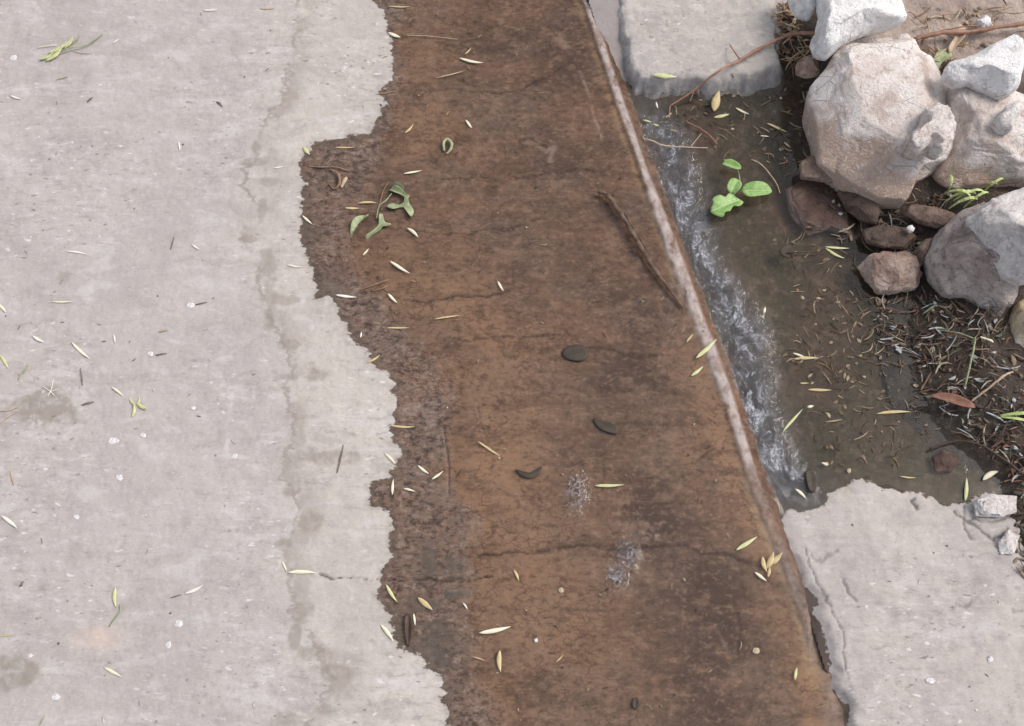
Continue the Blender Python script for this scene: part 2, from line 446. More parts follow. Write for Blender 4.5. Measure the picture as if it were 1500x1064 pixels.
def mat_pave():
    t = NT('pavement_concrete')
    jag = t.math('SUBTRACT', t.noise(60, 4, .6), .5)
    wet = t.math('ADD', t.attr('wet'), t.math('MULTIPLY', jag, .026))
    c, h = dry_concrete(t, .35)
    n1 = t.noise(9, 4, .6); n2 = t.noise(55, 5, .65); n3 = t.noise(190, 4, .7)
    bed = t.mix(t.step(n1, .42, .58), (.074, .051, .036), (.056, .046, .029))
    bed = t.mix(t.step(n2, .53, .64, 0, .6), bed, (.125, .095, .073))
    bed = t.mix(t.math('MULTIPLY', t.step(t.voro(60, t.vec((.8, 1.2, 1)), 'DISTANCE_TO_EDGE'), .06, .0), t.step(n1, .46, .56, 0, .5)), bed, (.03, .022, .017))
    bed = t.mix(t.step(n2, .46, .34, 0, .6), bed, (.032, .025, .018))
    bed = t.mix(t.step(n3, .56, .70, 0, .4), bed, (.15, .118, .094))
    bed = t.mix(t.step(n3, .43, .30, 0, .5), bed, (.028, .021, .016))
    bed = t.mix(t.math('MULTIPLY', t.attr('red'), .7), bed, (.105, .052, .040))
    bed = t.mix(t.math('MULTIPLY', t.attr('grey'), .8), bed, (.072, .068, .069))
    wf = t.step(wet, -.0010, .0016)
    bed = t.mix(t.step(wet, .03, .004, 0, .4), bed, (.085, .070, .055))
    face = t.attr('face')
    c = t.mix(t.math('MULTIPLY', face, .80), c, t.mix(n2, (.20, .175, .168), (.28, .25, .24)))
    c = t.mix(wf, c, bed)
    crn = t.step(t.noise(60, 3, .6), .30, .5)
    c = t.mix(t.math('MULTIPLY', t.math('MULTIPLY', t.attr('crack'), crn), .85), c, (.06, .05, .045))
    pits = t.step(t.voro(95, t.vec((1, 1, .2))), .16, .06)
    pits = t.math('MULTIPLY', pits, t.step(t.noise(16, 2), .5, .6))
    c = t.mix(t.math('MULTIPLY', pits, .5), c, (.2, .175, .165))
    hh = t.math('ADD', h, t.math('MULTIPLY', t.math('MULTIPLY', n2, t.step(wet, .0, .004, 1.4, .25)), 1.0))
    hh = t.math('MULTIPLY', t.math('SUBTRACT', hh, t.math('MULTIPLY', t.attr('crack'), 1.2)), t.step(wf, 0, 1, 1.0, .15))
    return t.bsdf(c, t.step(wf, 0, 1, .92, .6), nrm=t.bump(hh, .55, .0015), spec=t.step(wf, 0, 1, .25, .03))

def mat_kerb():
    t = NT('kerb_concrete')
    c, h = dry_concrete(t, .8)
    n2 = t.noise(26, 5, .65); n3 = t.noise(90, 4, .65)
    c = t.mix(t.step(n2, .46, .66, 0, .55), c, (.30, .285, .272))
    c = t.mix(t.step(n3, .40, .25, 0, .7), c, (.17, .16, .15))
    c = t.mix(t.step(n3, .62, .78, 0, .6), c, (.60, .57, .55))
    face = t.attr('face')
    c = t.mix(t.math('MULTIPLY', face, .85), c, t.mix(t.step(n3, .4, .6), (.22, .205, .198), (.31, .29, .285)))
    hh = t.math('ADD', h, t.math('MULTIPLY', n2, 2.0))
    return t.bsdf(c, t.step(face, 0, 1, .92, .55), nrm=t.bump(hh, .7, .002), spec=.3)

def mat_soil():
    t = NT('soil')
    n1 = t.noise(10, 5, .65); n2 = t.noise(60, 5, .7); n3 = t.noise(260, 3, .7)
    dry = t.mix(t.step(n1, .35, .65), (.42, .335, .285), (.30, .23, .19))
    wet = t.mix(t.step(n1, .35, .65), (.075, .052, .040), (.045, .036, .028))
    c = t.mix(t.attr('dry'), wet, dry)
    c = t.mix(t.step(n2, .55, .75, 0, .6), c, t.mix(t.attr('dry'), (.16, .12, .095), (.45, .37, .32)))
    c = t.mix(t.step(n2, .45, .28, 0, .7), c, (.035, .026, .02))
    c = t.mix(t.step(n3, .58, .75, 0, .5), c, (.26, .21, .17))
    hh = t.math('ADD', t.math('MULTIPLY', n2, 2), n3)
    return t.bsdf(c, .75, nrm=t.bump(hh, .9, .003), spec=.3)

def mat_water():
    """a thin clear sheet: see-through with the mirror of the sky on top, trapped air and sky glints painted in pale diffuse colour where it tumbles"""
    t = NT('water')
    rip = t.attr('ripple')
    w1 = t.noise(35, 3, .5, t.vec((1, .55, 1), rot=(0, 0, R(20))), .6)
    w2 = t.noise(110, 4, .6, dist=1.2)
    calm = t.math('MULTIPLY', w1, .12)
    h = t.math('ADD', calm, t.math('MULTIPLY', t.math('MULTIPLY', w2, rip), 3.0))
    nb = t.bump(h, .55, .004)
    geo = t.n.new('ShaderNodeNewGeometry')
    dt = t.n.new('ShaderNodeVectorMath'); dt.operation = 'DOT_PRODUCT'
    t.put(dt.inputs[0], geo.outputs['Incoming']); t.put(dt.inputs[1], nb)
    fz = t.math('POWER', t.math('SUBTRACT', 1.0, t.math('MINIMUM', t.math('ABSOLUTE', dt.outputs['Value']), 1.0)), 5.0)
    fr = t.math('ADD', t.math('MULTIPLY', fz, .98), .02)
    tr = t.n.new('ShaderNodeBsdfTransparent')
    tint = t.mix(rip, (.97, .96, .93), (.80, .82, .84))
    t.put(tr.inputs['Color'], tint)
    gl = t.n.new('ShaderNodeBsdfGlossy'); gl.inputs['Roughness'].default_value = .06; t.put(gl.inputs['Normal'], nb)
    gl.inputs['Color'].default_value = (1, 1, 1, 1)
    m1 = t.n.new('ShaderNodeMixShader')
    t.put(m1.inputs[0], fr); t.t.links.new(tr.outputs[0], m1.inputs[1]); t.t.links.new(gl.outputs[0], m1.inputs[2])
    foam_glint = t.n.new('ShaderNodeBsdfDiffuse')
    foam_glint.inputs['Color'].default_value = (.46, .465, .505, 1)  # matte blue-grey: trapped air, and sky reflections painted as colour
    t.put(foam_glint.inputs['Normal'], nb)
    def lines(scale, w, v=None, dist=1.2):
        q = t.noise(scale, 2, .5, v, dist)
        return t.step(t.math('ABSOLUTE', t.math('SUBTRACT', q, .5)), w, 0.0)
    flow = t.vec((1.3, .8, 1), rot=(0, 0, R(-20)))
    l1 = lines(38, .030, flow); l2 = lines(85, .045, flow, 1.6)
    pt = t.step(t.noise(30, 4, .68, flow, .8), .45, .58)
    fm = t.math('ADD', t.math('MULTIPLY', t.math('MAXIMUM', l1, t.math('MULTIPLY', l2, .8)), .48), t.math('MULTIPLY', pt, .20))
    fm = t.math('MULTIPLY', t.math('ADD', t.math('MULTIPLY', fm, t.math('ADD', t.math('MULTIPLY', pt, 1.1), .10)), .05), t.attr('foam_glint'))
    gg = t.math('MULTIPLY', t.math('MAXIMUM', lines(70, .05, t.vec((.8, 1.1, 1)), 1.5), t.math('MULTIPLY', pt, .12)), t.step(t.attr('glint'), .25, .9))  # bright ripple glints, painted in the same matte pale colour
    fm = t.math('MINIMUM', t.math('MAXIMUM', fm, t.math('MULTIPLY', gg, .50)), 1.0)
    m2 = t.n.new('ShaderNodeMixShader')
    t.put(m2.inputs[0], fm); t.t.links.new(m1.outputs[0], m2.inputs[1]); t.t.links.new(foam_glint.outputs[0], m2.inputs[2])
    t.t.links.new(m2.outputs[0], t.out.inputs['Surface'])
    return t.m

# ------------------------------------------------------------------ the ground sheets
xa = axis(-0.88, 0.40, 0.002, 5.0); ya = axis(-0.54, 0.68, 0.002, 5.0)
X, Y = np.meshgrid(xa, ya)
s = sd_right(X, Y, LIP)
Z = z_road(X, Y, s)
wet = sd_right(X, Y, WET); film = film_sd(X, Y); tide = sd_right(X, Y, TIDE)
crack = np.zeros_like(X)
wob = fbm(X, Y, 30, 3, 31) * 0.014; wob2 = fbm(X, Y, 110, 3, 32) * .007; cw = np.clip(.45 + 2.0 * (fbm(X, Y, 22, 3, 34) + .25), .25, 1.6)
for pl, w, k in CRACKS:
    d = dist_line(X + wob * .3, Y + wob + wob2, pl)
    crack = np.maximum(crack, k * np.exp(-(d / (w * cw)) ** 2))
stain = np.zeros_like(X)
for (cx, cy), a, b, k in BLOTS:
    q = np.sqrt(((X - cx) / a) ** 2 + ((Y - cy) / b) ** 2) + fbm(X, Y, 26, 2, 77) * 1.3 + fbm(X, Y, 90, 3, 78) * .8
    stain = np.maximum(stain, k * sstep(1.15, .70, q))
pale = np.zeros_like(X)
for pl, w, k in PALE:
    pale = np.maximum(pale, k * np.exp(-(dist_line(X, Y, pl) / w) ** 2))
pale *= np.clip(.6 + 2.2 * fbm(X, Y, 120, 3, 41), 0, 1)
pink = np.exp(-((X - PINK[0][0][0]) / .03) ** 2 - ((Y - PINK[0][0][1]) / .016) ** 2)
# long patches of rust-brown and dark silt along the channel bed
def zone(items):
    m = np.zeros_like(X)
    for u, v, a, b_, k in items:
        gx, gy = at(u, v, -.012); q = at(u + a, v, -.012)[0] - gx; r = gy - at(u, v + b_, -.012)[1]
        m = np.maximum(m, k * np.exp(-((X - gx) / q) ** 2 - ((Y - gy) / r) ** 2))
    return m
warm = zone(((720,620,110,180,1.0), (780,880,130,170,.9), (640,430,90,80,.55), (700,760,70,90,.8), (880,960,90,120,.6), (620,120,50,160,.4), (1010,590,40,110,.6)))
warm = np.maximum(warm, .9 * np.exp(-((s + .030) / .020) ** 2) * sstep(at(0, 430)[1], at(0, 560)[1], Y))
warm = np.clip(warm * (.85 + 1.8 * fbm(X, Y, 10, 4, 51)), 0, 1)
tan = np.exp(-((s + .012) / .010) ** 2) * sstep(at(0, 640)[1], at(0, 760)[1], Y) + np.exp(-((s + .013) / .005) ** 2) * .6
tan = np.clip(tan * (.75 + 2.4 * fbm(X, Y, 22, 4, 53)), 0, 1)
dark = zone(((900,580,110,110,.8), (960,740,80,110,.7), (1040,950,60,170,.85), (840,300,110,120,.45), (860,60,120,90,.6), (760,60,120,80,.35), (960,900,60,90,.4), (930,430,60,90,.5)))
dark = np.clip(dark * 1.15 * (.85 + 2.6 * fbm(X, Y, 9, 4, 61)), 0, 1)
mould = zone(((640,870,60,110,1.0), (660,960,50,60,1.0), (450,330,30,60,.8), (480,420,40,40,.5), (650,740,40,60,.6)))
lw = .0055 + .0045 * sstep(at(0, 230)[1], at(0, 330)[1], Y) - .003 * sstep(at(0, 560)[1], at(0, 640)[1], Y)
lip = np.exp(-(np.abs((s - .001) / (lw + .005 * fbm(X, Y, 22, 3, 33))) ** 4)) * sstep(at(0, 735)[1], at(0, 660)[1], Y)
lip = np.maximum(lip, .35 * np.exp(-((s + .004) / .010) ** 2) * sstep(at(0, 640)[1], at(0, 740)[1], Y))
inz = (wet > 0)
Z = Z + fbm(X, Y, 55, 4, 3) * .0022 + fbm(X, Y, 180, 2, 13) * .0009 - crack * .0022
Z += np.where(s > -.01, fbm(X, Y, 90, 3, 23) * .004, 0)
road = grid('road', X, Y, Z, mat_road(), dict(wet=wet, film=film, tide=tide, crack=crack, stain=stain, pale=pale, pink=pink, warm=warm, dark=dark, tan=tan, mould=mould, lip=lip), keep=s < .035)
tag(road, kind='structure')

xa = axis(0.05, 0.88, 0.002, 5.0)
X, Y = np.meshgrid(xa, ya)
s = sd_right(X, Y, LIP); b = basin_sd(X, Y); sl = sd_right(X, Y, SLAB)
slw = sl + fbm(X, Y, 45, 4, 19) * .022
Z = z_pave(X, Y, s, b, slw)
PCR = [(line(p, -.012), w, k) for p, w, k in (
    ([(1232,800),(1205,818),(1190,806)], .0016, .45),
    ([(1180,800),(1195,830),(1205,860),(1230,915),(1238,940),(1236,970),(1240,1000)], .0011, .55),
    ([(1345,725),(1352,745)], .002, .9), ([(1405,745),(1425,760),(1445,762),(1490,755)], .0016, .8), ([(1420,740),(1422,775),(1426,790)], .0018, .7),
    ([(1425,760),(1462,790),(1478,770)], .002, .8), ([(1400,885),(1412,889),(1430,874)], .0015, .4), ([(1485,900),(1500,892)], .002, .5),
    ([(1250,880),(1242,870),(1238,850)], .002, .6))]
crack = np.zeros_like(X)
for pl, w, k in PCR: crack = np.maximum(crack, k * np.exp(-(dist_line(X + fbm(X, Y, 60, 4, 8) * .016, Y + fbm(X, Y, 60, 4, 9) * .016, pl) / w) ** 2))
Z = Z + fbm(X, Y, 32, 3, 43) * .005 + fbm(X, Y, 100, 2, 47) * .0012 - crack * .003
wetp = np.maximum(b, -.02 - 0 * b)
wetp = np.where(slw < .0, np.maximum(wetp, -slw - .004), wetp)
face = np.where(Y > at(0, 130)[1], sstep(.075, .060, s), 0) + .75 * sstep(.008, -.004, slw) + .3 * sstep(.03, .0, slw) * sstep(-.01, .0, b * -1)
cx, cy = at(1190, 300, ZW)
red = np.exp(-((X - cx) / .055) ** 2 - ((Y - cy) / .035) ** 2)
red = np.maximum(red, sstep(.004, -.004, slw) * sstep(.0, -.02, b))
greyp = np.exp(-((s - .055) / .035) ** 2) * .8 + sstep(.06, .01, b) * sstep(at(0, 560)[1], at(0, 700)[1], Y) * sstep(.14, .06, s) * .6
pave = grid('pavement', X, Y, Z, mat_pave(), dict(wet=wetp, crack=crack, face=np.clip(face, 0, 1), red=red, grey=np.clip(greyp, 0, 1)), keep=s > .004)
tag(pave, kind='structure')

keepb = sd_poly(X, Y, BANK[0])
Zs = z_soil(X, Y)
dryf = np.clip(sstep(at(0, 160)[1], at(0, 60)[1], Y) * sstep(at(1180, 50)[0], at(1300, 50)[0], X), 0, 1)
soil = grid('soil', X, Y, Zs, mat_soil(), dict(dry=dryf), keep=keepb > -.03)
tag(soil, kind='structure')

# water: the film in the channel, spilling over the lip and standing in the basin
xa = axis(-0.30, 0.88, 0.002, 4.0)
X, Y = np.meshgrid(xa, ya)
s = sd_right(X, Y, LIP); b = basin_sd(X, Y); film = film_sd(X, Y)
zf = -0.021 * sstep(-0.60, -0.02, s) - .0016 + .0040 * sstep(.0, .030, film)
over = sstep(.002, .022, s)
zz = zf * (1 - over) + ZW * over
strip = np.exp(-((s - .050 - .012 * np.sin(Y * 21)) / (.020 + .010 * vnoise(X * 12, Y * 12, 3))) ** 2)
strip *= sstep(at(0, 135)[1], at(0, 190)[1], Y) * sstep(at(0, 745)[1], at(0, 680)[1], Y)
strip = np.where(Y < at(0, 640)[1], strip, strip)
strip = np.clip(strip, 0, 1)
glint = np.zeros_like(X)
for u, v, a, bb, k in ((842,722,16,26,1.0), (918,812,16,20,1.0), (902,842,14,18,1.0), (930,780,40,30,.22), (985,440,18,50,.35)):  # spots where glints are painted onto the water
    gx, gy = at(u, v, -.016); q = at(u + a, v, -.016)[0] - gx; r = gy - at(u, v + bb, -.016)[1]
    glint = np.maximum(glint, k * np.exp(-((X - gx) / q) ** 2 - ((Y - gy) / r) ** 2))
zz = zz + strip * (fbm(X, Y, 60, 4, 91) * .012 + fbm(X, Y, 170, 3, 93) * .006) + np.where(s < 0, fbm(X, Y, 26, 3, 95) * .0008, fbm(X, Y, 14, 2, 97) * .0003)
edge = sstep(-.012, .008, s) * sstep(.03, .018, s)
foam_glint = np.clip(strip * 1.0 + edge * .18 * sstep(at(0, 735)[1], at(0, 640)[1], Y), 0, 1)  # tumbling strip: froth plus painted-in sky reflections
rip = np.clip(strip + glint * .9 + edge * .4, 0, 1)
keep = ((film > .0) & (s < 0.0)) | ((s >= 0) & (b > -.01))
water = grid('water', X, Y, zz, mat_water(), dict(ripple=rip, foam_glint=foam_glint, glint=np.clip(glint * 1.3, 0, 1)), keep=keep)
tag(water, kind='structure')

# kerb block
xa = axis(0.10, 0.60, 0.002, .3); yk = axis(0.36, 0.68, 0.002, 4.0)
X, Y = np.meshgrid(xa, yk)
kd = sd_poly(X, Y, KERBP) + fbm(X, Y, 34, 5, 71) * .024 - .007
Z = -.008 - .002 * sstep(.006, .0, kd) + np.where(kd < 0, kd * 2.0, 0) + fbm(X, Y, 40, 4, 73) * .004 + fbm(X, Y, 130, 3, 74) * .0016
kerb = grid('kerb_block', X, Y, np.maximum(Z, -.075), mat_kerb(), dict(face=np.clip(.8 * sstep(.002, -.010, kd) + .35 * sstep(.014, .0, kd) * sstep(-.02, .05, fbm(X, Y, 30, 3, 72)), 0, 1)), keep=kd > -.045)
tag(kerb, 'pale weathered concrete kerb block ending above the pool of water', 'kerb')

# far ground under and around everything
me = bpy.data.meshes.new('ground')
me.from_pydata([(-60, -60, -.14), (60, -60, -.14), (60, 60, -.14), (-60, 60, -.14)], [], [(0, 1, 2, 3)])
gm = NT('ground_soil')
gnd = link('ground', me, gm.bsdf(gm.mix(gm.noise(3, 5), (.22, .17, .14), (.32, .26, .22)), .9))
tag(gnd, kind='structure')

# ------------------------------------------------------------------ stones
def mat_stone(name, base, light, dark, stain=None, stain_z=0.0, lean=(0, 0)):
    t = NT(name)
    n0 = t.noise(9, 4, .6, dist=.6); n1 = t.noise(22, 5, .62, dist=.5); n2 = t.noise(75, 5, .68, dist=.4); n3 = t.noise(230, 4, .7)
    c = t.mix(t.step(n0, .42, .58), base, light)
    c = t.mix(t.step(n1, .54, .64, 0, .75), c, light)
    c = t.mix(t.step(n1, .46, .36, 0, .55), c, dark)
    if stain:
        z = t.n.new('ShaderNodeSeparateXYZ'); t.put(z.inputs[0], t.co)
        h_ = t.math('ADD', t.math('ADD', z.outputs['Z'], t.math('MULTIPLY', z.outputs['X'], lean[0])), t.math('MULTIPLY', z.outputs['Y'], lean[1]))
        zz_ = t.math('ADD', h_, t.math('MULTIPLY', t.math('SUBTRACT', n1, .5), .12))
        c = t.mix(t.math('MULTIPLY', t.step(zz_, stain_z + .025, stain_z - .025), t.step(n2, .36, .52, .45, .95)), c, stain)
    c = t.mix(t.step(n2, .53, .65, 0, .55), c, light)
    c = t.mix(t.step(n2, .46, .34, 0, .70), c, dark)
    c = t.mix(t.step(n3, .45, .32, 0, .55), c, dark)
    vein = t.math('MULTIPLY', t.step(t.voro(26, t.vec((1, 1.6, 1)), 'DISTANCE_TO_EDGE'), .035, .0), t.step(n0, .48, .60))
    c = t.mix(t.math('MULTIPLY', vein, .5), c, dark)
    hh = t.math('ADD', t.math('ADD', t.math('MULTIPLY', n2, 1.6), t.math('MULTIPLY', n1, .6)), t.math('MULTIPLY', n3, 1.5))
    hh = t.math('SUBTRACT', hh, t.math('MULTIPLY', vein, .8))
    return t.bsdf(c, .85, nrm=t.bump(hh, .75, .004), spec=.3)

M_PINK = mat_stone('pale_pink_stone', (.61, .53, .485), (.76, .70, .66), (.39, .30, .255), (.42, .295, .225), -.036, (.5, .65))
M_WHITE = mat_stone('white_stone', (.76, .735, .72), (.84, .82, .81), (.50, .455, .43))
M_GREY = mat_stone('grey_stone', (.33, .265, .24), (.46, .39, .36), (.14, .105, .093))
M_LGREY = mat_stone('light_grey_stone', (.63, .58, .55), (.74, .70, .675), (.38, .325, .30))
M_BROWN = mat_stone('brown_stone', (.33, .225, .178), (.48, .37, .31), (.15, .095, .07))
M_DBROWN = mat_stone('damp_brown_stone', (.19, .13, .105), (.30, .22, .18), (.09, .06, .047))
M_DARK = mat_stone('wet_dark_stone', (.105, .075, .06), (.16, .115, .09), (.05, .036, .03))
M_RED = mat_stone('wet_red_stone', (.105, .062, .050), (.15, .098, .080), (.055, .034, .028))
M_YELL = mat_stone('ochre_stone', (.48, .38, .26), (.62, .53, .40), (.26, .19, .12))

def stone(name, outline, zbase, h, mat, label, seed=0, sub=5, cuts=9, group=None, rough=.05, planes=(), depth=None, peak=(0, 0), cat='rock', boxy=.62):
    """outline: the stone's widest section, traced; h: height above that section; depth: below it"""
    depth = depth if depth is not None else h * .7
    pg = np.array([at(u, v, zbase) for u, v in outline])
    c = pg.mean(0)
    q = pg - c
    az = np.arctan2(q[:, 1], q[:, 0]); rr = np.hypot(q[:, 0], q[:, 1])
    # dense polar radius by walking the outline
    dens = []
    for i in range(len(q)):
        a, b_ = q[i], q[(i + 1) % len(q)]
        for k in range(12):
            p = a + (b_ - a) * k / 12; dens.append((math.atan2(p[1], p[0]), math.hypot(*p)))
    dens.sort(); da = np.array([d[0] for d in dens]); dr = np.array([d[1] for d in dens])
    rm = rr.mean()
    rnd = random.Random(seed)
    bm = bmesh.new()
    bmesh.ops.create_icosphere(bm, subdivisions=sub, radius=1)
    pl = [(Vector(p[:3]).normalized(), p[3]) for p in planes]
    for _ in range(cuts):
        n = Vector((rnd.uniform(-1, 1), rnd.uniform(-1, 1), rnd.uniform(.0, 1.0))).normalized()
        pl.append((n, rnd.uniform(.72, .95)))
    off = Vector((seed * 3.7, seed * 1.9, seed * .7))
    for vtx in bm.verts:
        d = vtx.co.normalized()
        c2 = math.hypot(d.x, d.y)
        a = math.atan2(d.y, d.x)
        r = float(np.interp(a, da, dr, period=2 * math.pi))
        ux, uy = (d.x / c2, d.y / c2) if c2 > 1e-6 else (0, 0)
        hr = c2 ** boxy
        p = Vector((ux * hr, uy * hr, math.copysign(abs(d.z) ** .8, d.z)))
        for n, k in pl:
            e = p.dot(n) - k
            if e > 0 and p.z > 0: p -= n * e * .96
        e = mnoise.fractal(d * 1.7 + off, 1.0, 2.0, 3) * rough + mnoise.fractal(d * 6 + off, 1.0, 2.1, 4) * rough * .45
        rd = abs(mnoise.noise(d * 3.1 + off)); e -= max(0, .12 - rd) * rough * 2.2
        p *= (1 + e)
        hz = h if p.z > 0 else depth
        vtx.co = Vector((p.x * r + peak[0] * max(p.z, 0), p.y * r + peak[1] * max(p.z, 0), p.z * hz))
    for f in bm.faces: f.smooth = True
    me = bpy.data.meshes.new(name); bm.to_mesh(me); bm.free()
    o = link(name, me, mat)
    o.location = (c[0], c[1], zbase)
    return tag(o, label, cat, group)

G_ROCK = 'stones heaped at the edge of the pool'
stone('boulder', [(1240,60),(1280,52),(1332,48),(1340,75),(1358,95),(1385,128),(1395,165),(1392,215),(1385,240),(1345,262),(1330,292),(1290,288),(1240,262),(1200,232),(1194,190),(1183,155),(1186,130),(1205,110),(1222,78)],
      .02, .085, M_PINK, 'biggest pale pink boulder with a brown stained lower corner, beside the pool', 3, 6, 9, G_ROCK, .016,
      planes=((.12, .22, 1, .66), (-.05, -.25, 1, .66), (-.7, -.5, .8, .74), (-.35, -1, .6, .70), (.8, .1, .8, .76), (.1, .9, .5, .80)), depth=.10, boxy=.5)
stone('stone', [(1352,160),(1372,150),(1390,155),(1396,185),(1390,215),(1375,228),(1355,220),(1340,230),(1322,222),(1332,200),(1345,185)],
      .085, .035, M_PINK, 'knobbly pale stone lump leaning on the right side of the biggest boulder', 11, 5, 5, G_ROCK, .13)
stone('stone', [(1192,78),(1186,60),(1196,45),(1200,20),(1196,-20),(1290,-30),(1318,-8),(1330,25),(1322,32),(1285,36),(1255,50),(1232,62),(1212,80)],
      .07, .05, M_WHITE, 'bright white jagged stone at top edge, propped on the biggest boulder', 5, 5, 7, G_ROCK, .06, planes=((0, .2, 1, .75), (.2, -1, .5, .8)), depth=.035)
stone('stone', [(1150,-20),(1190,-25),(1198,12),(1186,28),(1172,22),(1160,10)], .04, .03, M_WHITE, 'small white stone at top edge beside the kerb block', 8, 4, 5, G_ROCK, .07)
stone('stone', [(1380,112),(1386,98),(1420,82),(1450,72),(1480,58),(1495,66),(1498,100),(1490,128),(1470,142),(1445,130),(1420,118),(1398,124)],
      .09, .035, M_WHITE, 'white wedge shaped stone lying on the pinkish boulder at right edge', 14, 5, 5, G_ROCK, .05, planes=((-.1, .2, 1, .7), (-.3, -1, .5, .72)), depth=.03)
stone('boulder', [(1385,132),(1440,120),(1490,140),(1545,150),(1570,230),(1540,272),(1480,266),(1430,270),(1395,272),(1370,255),(1374,225),(1382,185)],
      .02, .085, M_PINK, 'broad pinkish boulder at right edge below the white wedge stone', 17, 5, 6, G_ROCK, .055, planes=((0, .1, 1, .66), (.2, -.3, 1, .68), (-.5, -1, .6, .72)), boxy=.5)
stone('boulder', [(1355,372),(1365,352),(1392,325),(1425,310),(1470,330),(1484,400),(1482,440),(1468,462),(1440,448),(1420,430),(1390,428),(1366,400)],
      .01, .075, M_GREY, 'dark purplish grey boulder above the tangled straw', 21, 5, 8, G_ROCK, .06, planes=((-.6, -.7, .7, .66), (.1, .3, 1, .8)))
stone('boulder', [(1418,318),(1440,300),(1470,282),(1500,274),(1560,280),(1580,360),(1540,412),(1500,414),(1472,400),(1450,372),(1430,345)],
      .07, .062, M_LGREY, 'light grey boulder cut off by right edge, above the purplish one', 24, 5, 7, G_ROCK, .06, planes=((0, .3, 1, .8), (-.6, -.8, .4, .8)))
stone('stone', [(1258,390),(1272,376),(1292,368),(1325,368),(1340,384),(1354,400),(1345,420),(1318,428),(1288,428),(1270,408)],
      -.02, .035, M_BROWN, 'small tan angular stone alone at the water edge, with a dark hollow', 29, 5, 7, G_ROCK, .09, planes=((-.4, -.5, .8, .62), (.4, -.3, .9, .7), (.1, .7, .7, .7)))
stone('stone', [(1476,470),(1484,448),(1500,440),(1540,450),(1540,520),(1505,522),(1482,505)], .0, .04, M_YELL, 'ochre yellow stone poking in from the right edge', 33, 4, 6, G_ROCK, .07)
G_FL = 'flat wet stones under the biggest boulder'
stone('flat_stone', [(1170,240),(1185,231),(1210,236),(1236,250),(1238,258),(1222,268),(1195,264),(1172,262)], -.012, .016, M_DBROWN, 'flat brown stone tucked under the lower left of the biggest boulder', 37, 4, 5, G_FL, .06, cat='rock')
stone('flat_stone', [(1150,280),(1180,266),(1220,268),(1240,285),(1262,318),(1245,350),(1215,335),(1185,345),(1160,320)], -.042, .011, M_RED, 'flat reddish stone half sunk in the pool', 41, 5, 4, G_FL, .10, cat='rock')
stone('flat_stone', [(1225,278),(1245,272),(1270,290),(1290,312),(1282,330),(1262,322),(1240,305)], -.018, .02, M_DARK, 'dark slanting flat stone below the biggest boulder', 44, 4, 5, G_FL, .07, cat='rock')
stone('flat_stone', [(1325,312),(1332,302),(1365,306),(1400,316),(1398,328),(1375,334),(1345,326)], -.004, .015, M_DBROWN, 'narrow brown flat stone under the light green grass', 47, 4, 5, G_FL, .06, cat='rock')
stone('flat_stone', [(1262,338),(1290,330),(1330,336),(1345,350),(1325,366),(1290,362),(1268,356)], -.02, .012, M_DARK, 'dark wet flat stone just above the tan angular stone', 50, 4, 4, G_FL, .09, cat='rock')
stone('stone', [(1335,372),(1350,355),(1366,352),(1362,372),(1350,390)], -.01, .02, M_DBROWN, 'small brown stone wedged between tan stone and purplish boulder', 52, 4, 5, G_ROCK, .08)
stone('flat_stone', [(1362,672),(1378,660),(1400,664),(1406,680),(1390,694),(1368,694)], -.040, .014, M_RED, 'small reddish stone in shallow water near the dry slab', 55, 4, 4, None, .12, cat='rock')
stone('stone', [(1368,120),(1378,100),(1400,95),(1398,118),(1384,128)], .02, .03, M_DARK, 'dark pebble in the gap left of the white wedge stone', 58, 4, 4, G_ROCK, .08)
stone('stone', [(1428,32),(1440,25),(1452,27),(1450,40),(1436,46)], .022, .012, M_WHITE, 'whitish pebble on the dry soil above the white wedge stone', 61, 4, 4, G_ROCK, .08)
stone('stone', [(1452,182),(1470,160),(1490,150),(1492,170),(1478,196),(1460,192)], .088, .02, M_LGREY, 'little grey stone lying on top of the pinkish boulder', 64, 4, 4, G_ROCK, .08)
stone('stone', [(1165,95),(1180,86),(1200,92),(1202,108),(1182,114),(1166,108)], .012, .016, M_BROWN, 'small dull stone in straw by the lower corner of the kerb block', 66, 4, 4, G_ROCK, .08)
stone('stone', [(1425,735),(1450,724),(1488,728),(1490,752),(1460,758),(1430,756)], -.022, .007, M_LGREY, 'broken flat concrete chunk at the slab corner, right edge', 70, 5, 5, None, .07, cat='rubble', boxy=.22)
stone('stone', [(1462,795),(1478,775),(1494,785),(1484,812),(1466,812)], -.018, .006, M_LGREY, 'small broken concrete fragment below the flat chunk at right edge', 73, 5, 5, None, .07, cat='rubble', boxy=.22)
stone('stone', [(1327,334),(1331,331),(1336,330),(1340,335),(1338,340),(1332,341)], .002, .004, M_WHITE, 'tiny white pebble in dark mud below the green grass', 75, 3, 3, None, .08, cat='pebble')

M_CHIP = mat_stone('chip_stone', (.70, .67, .66), (.80, .77, .76), (.50, .47, .45))
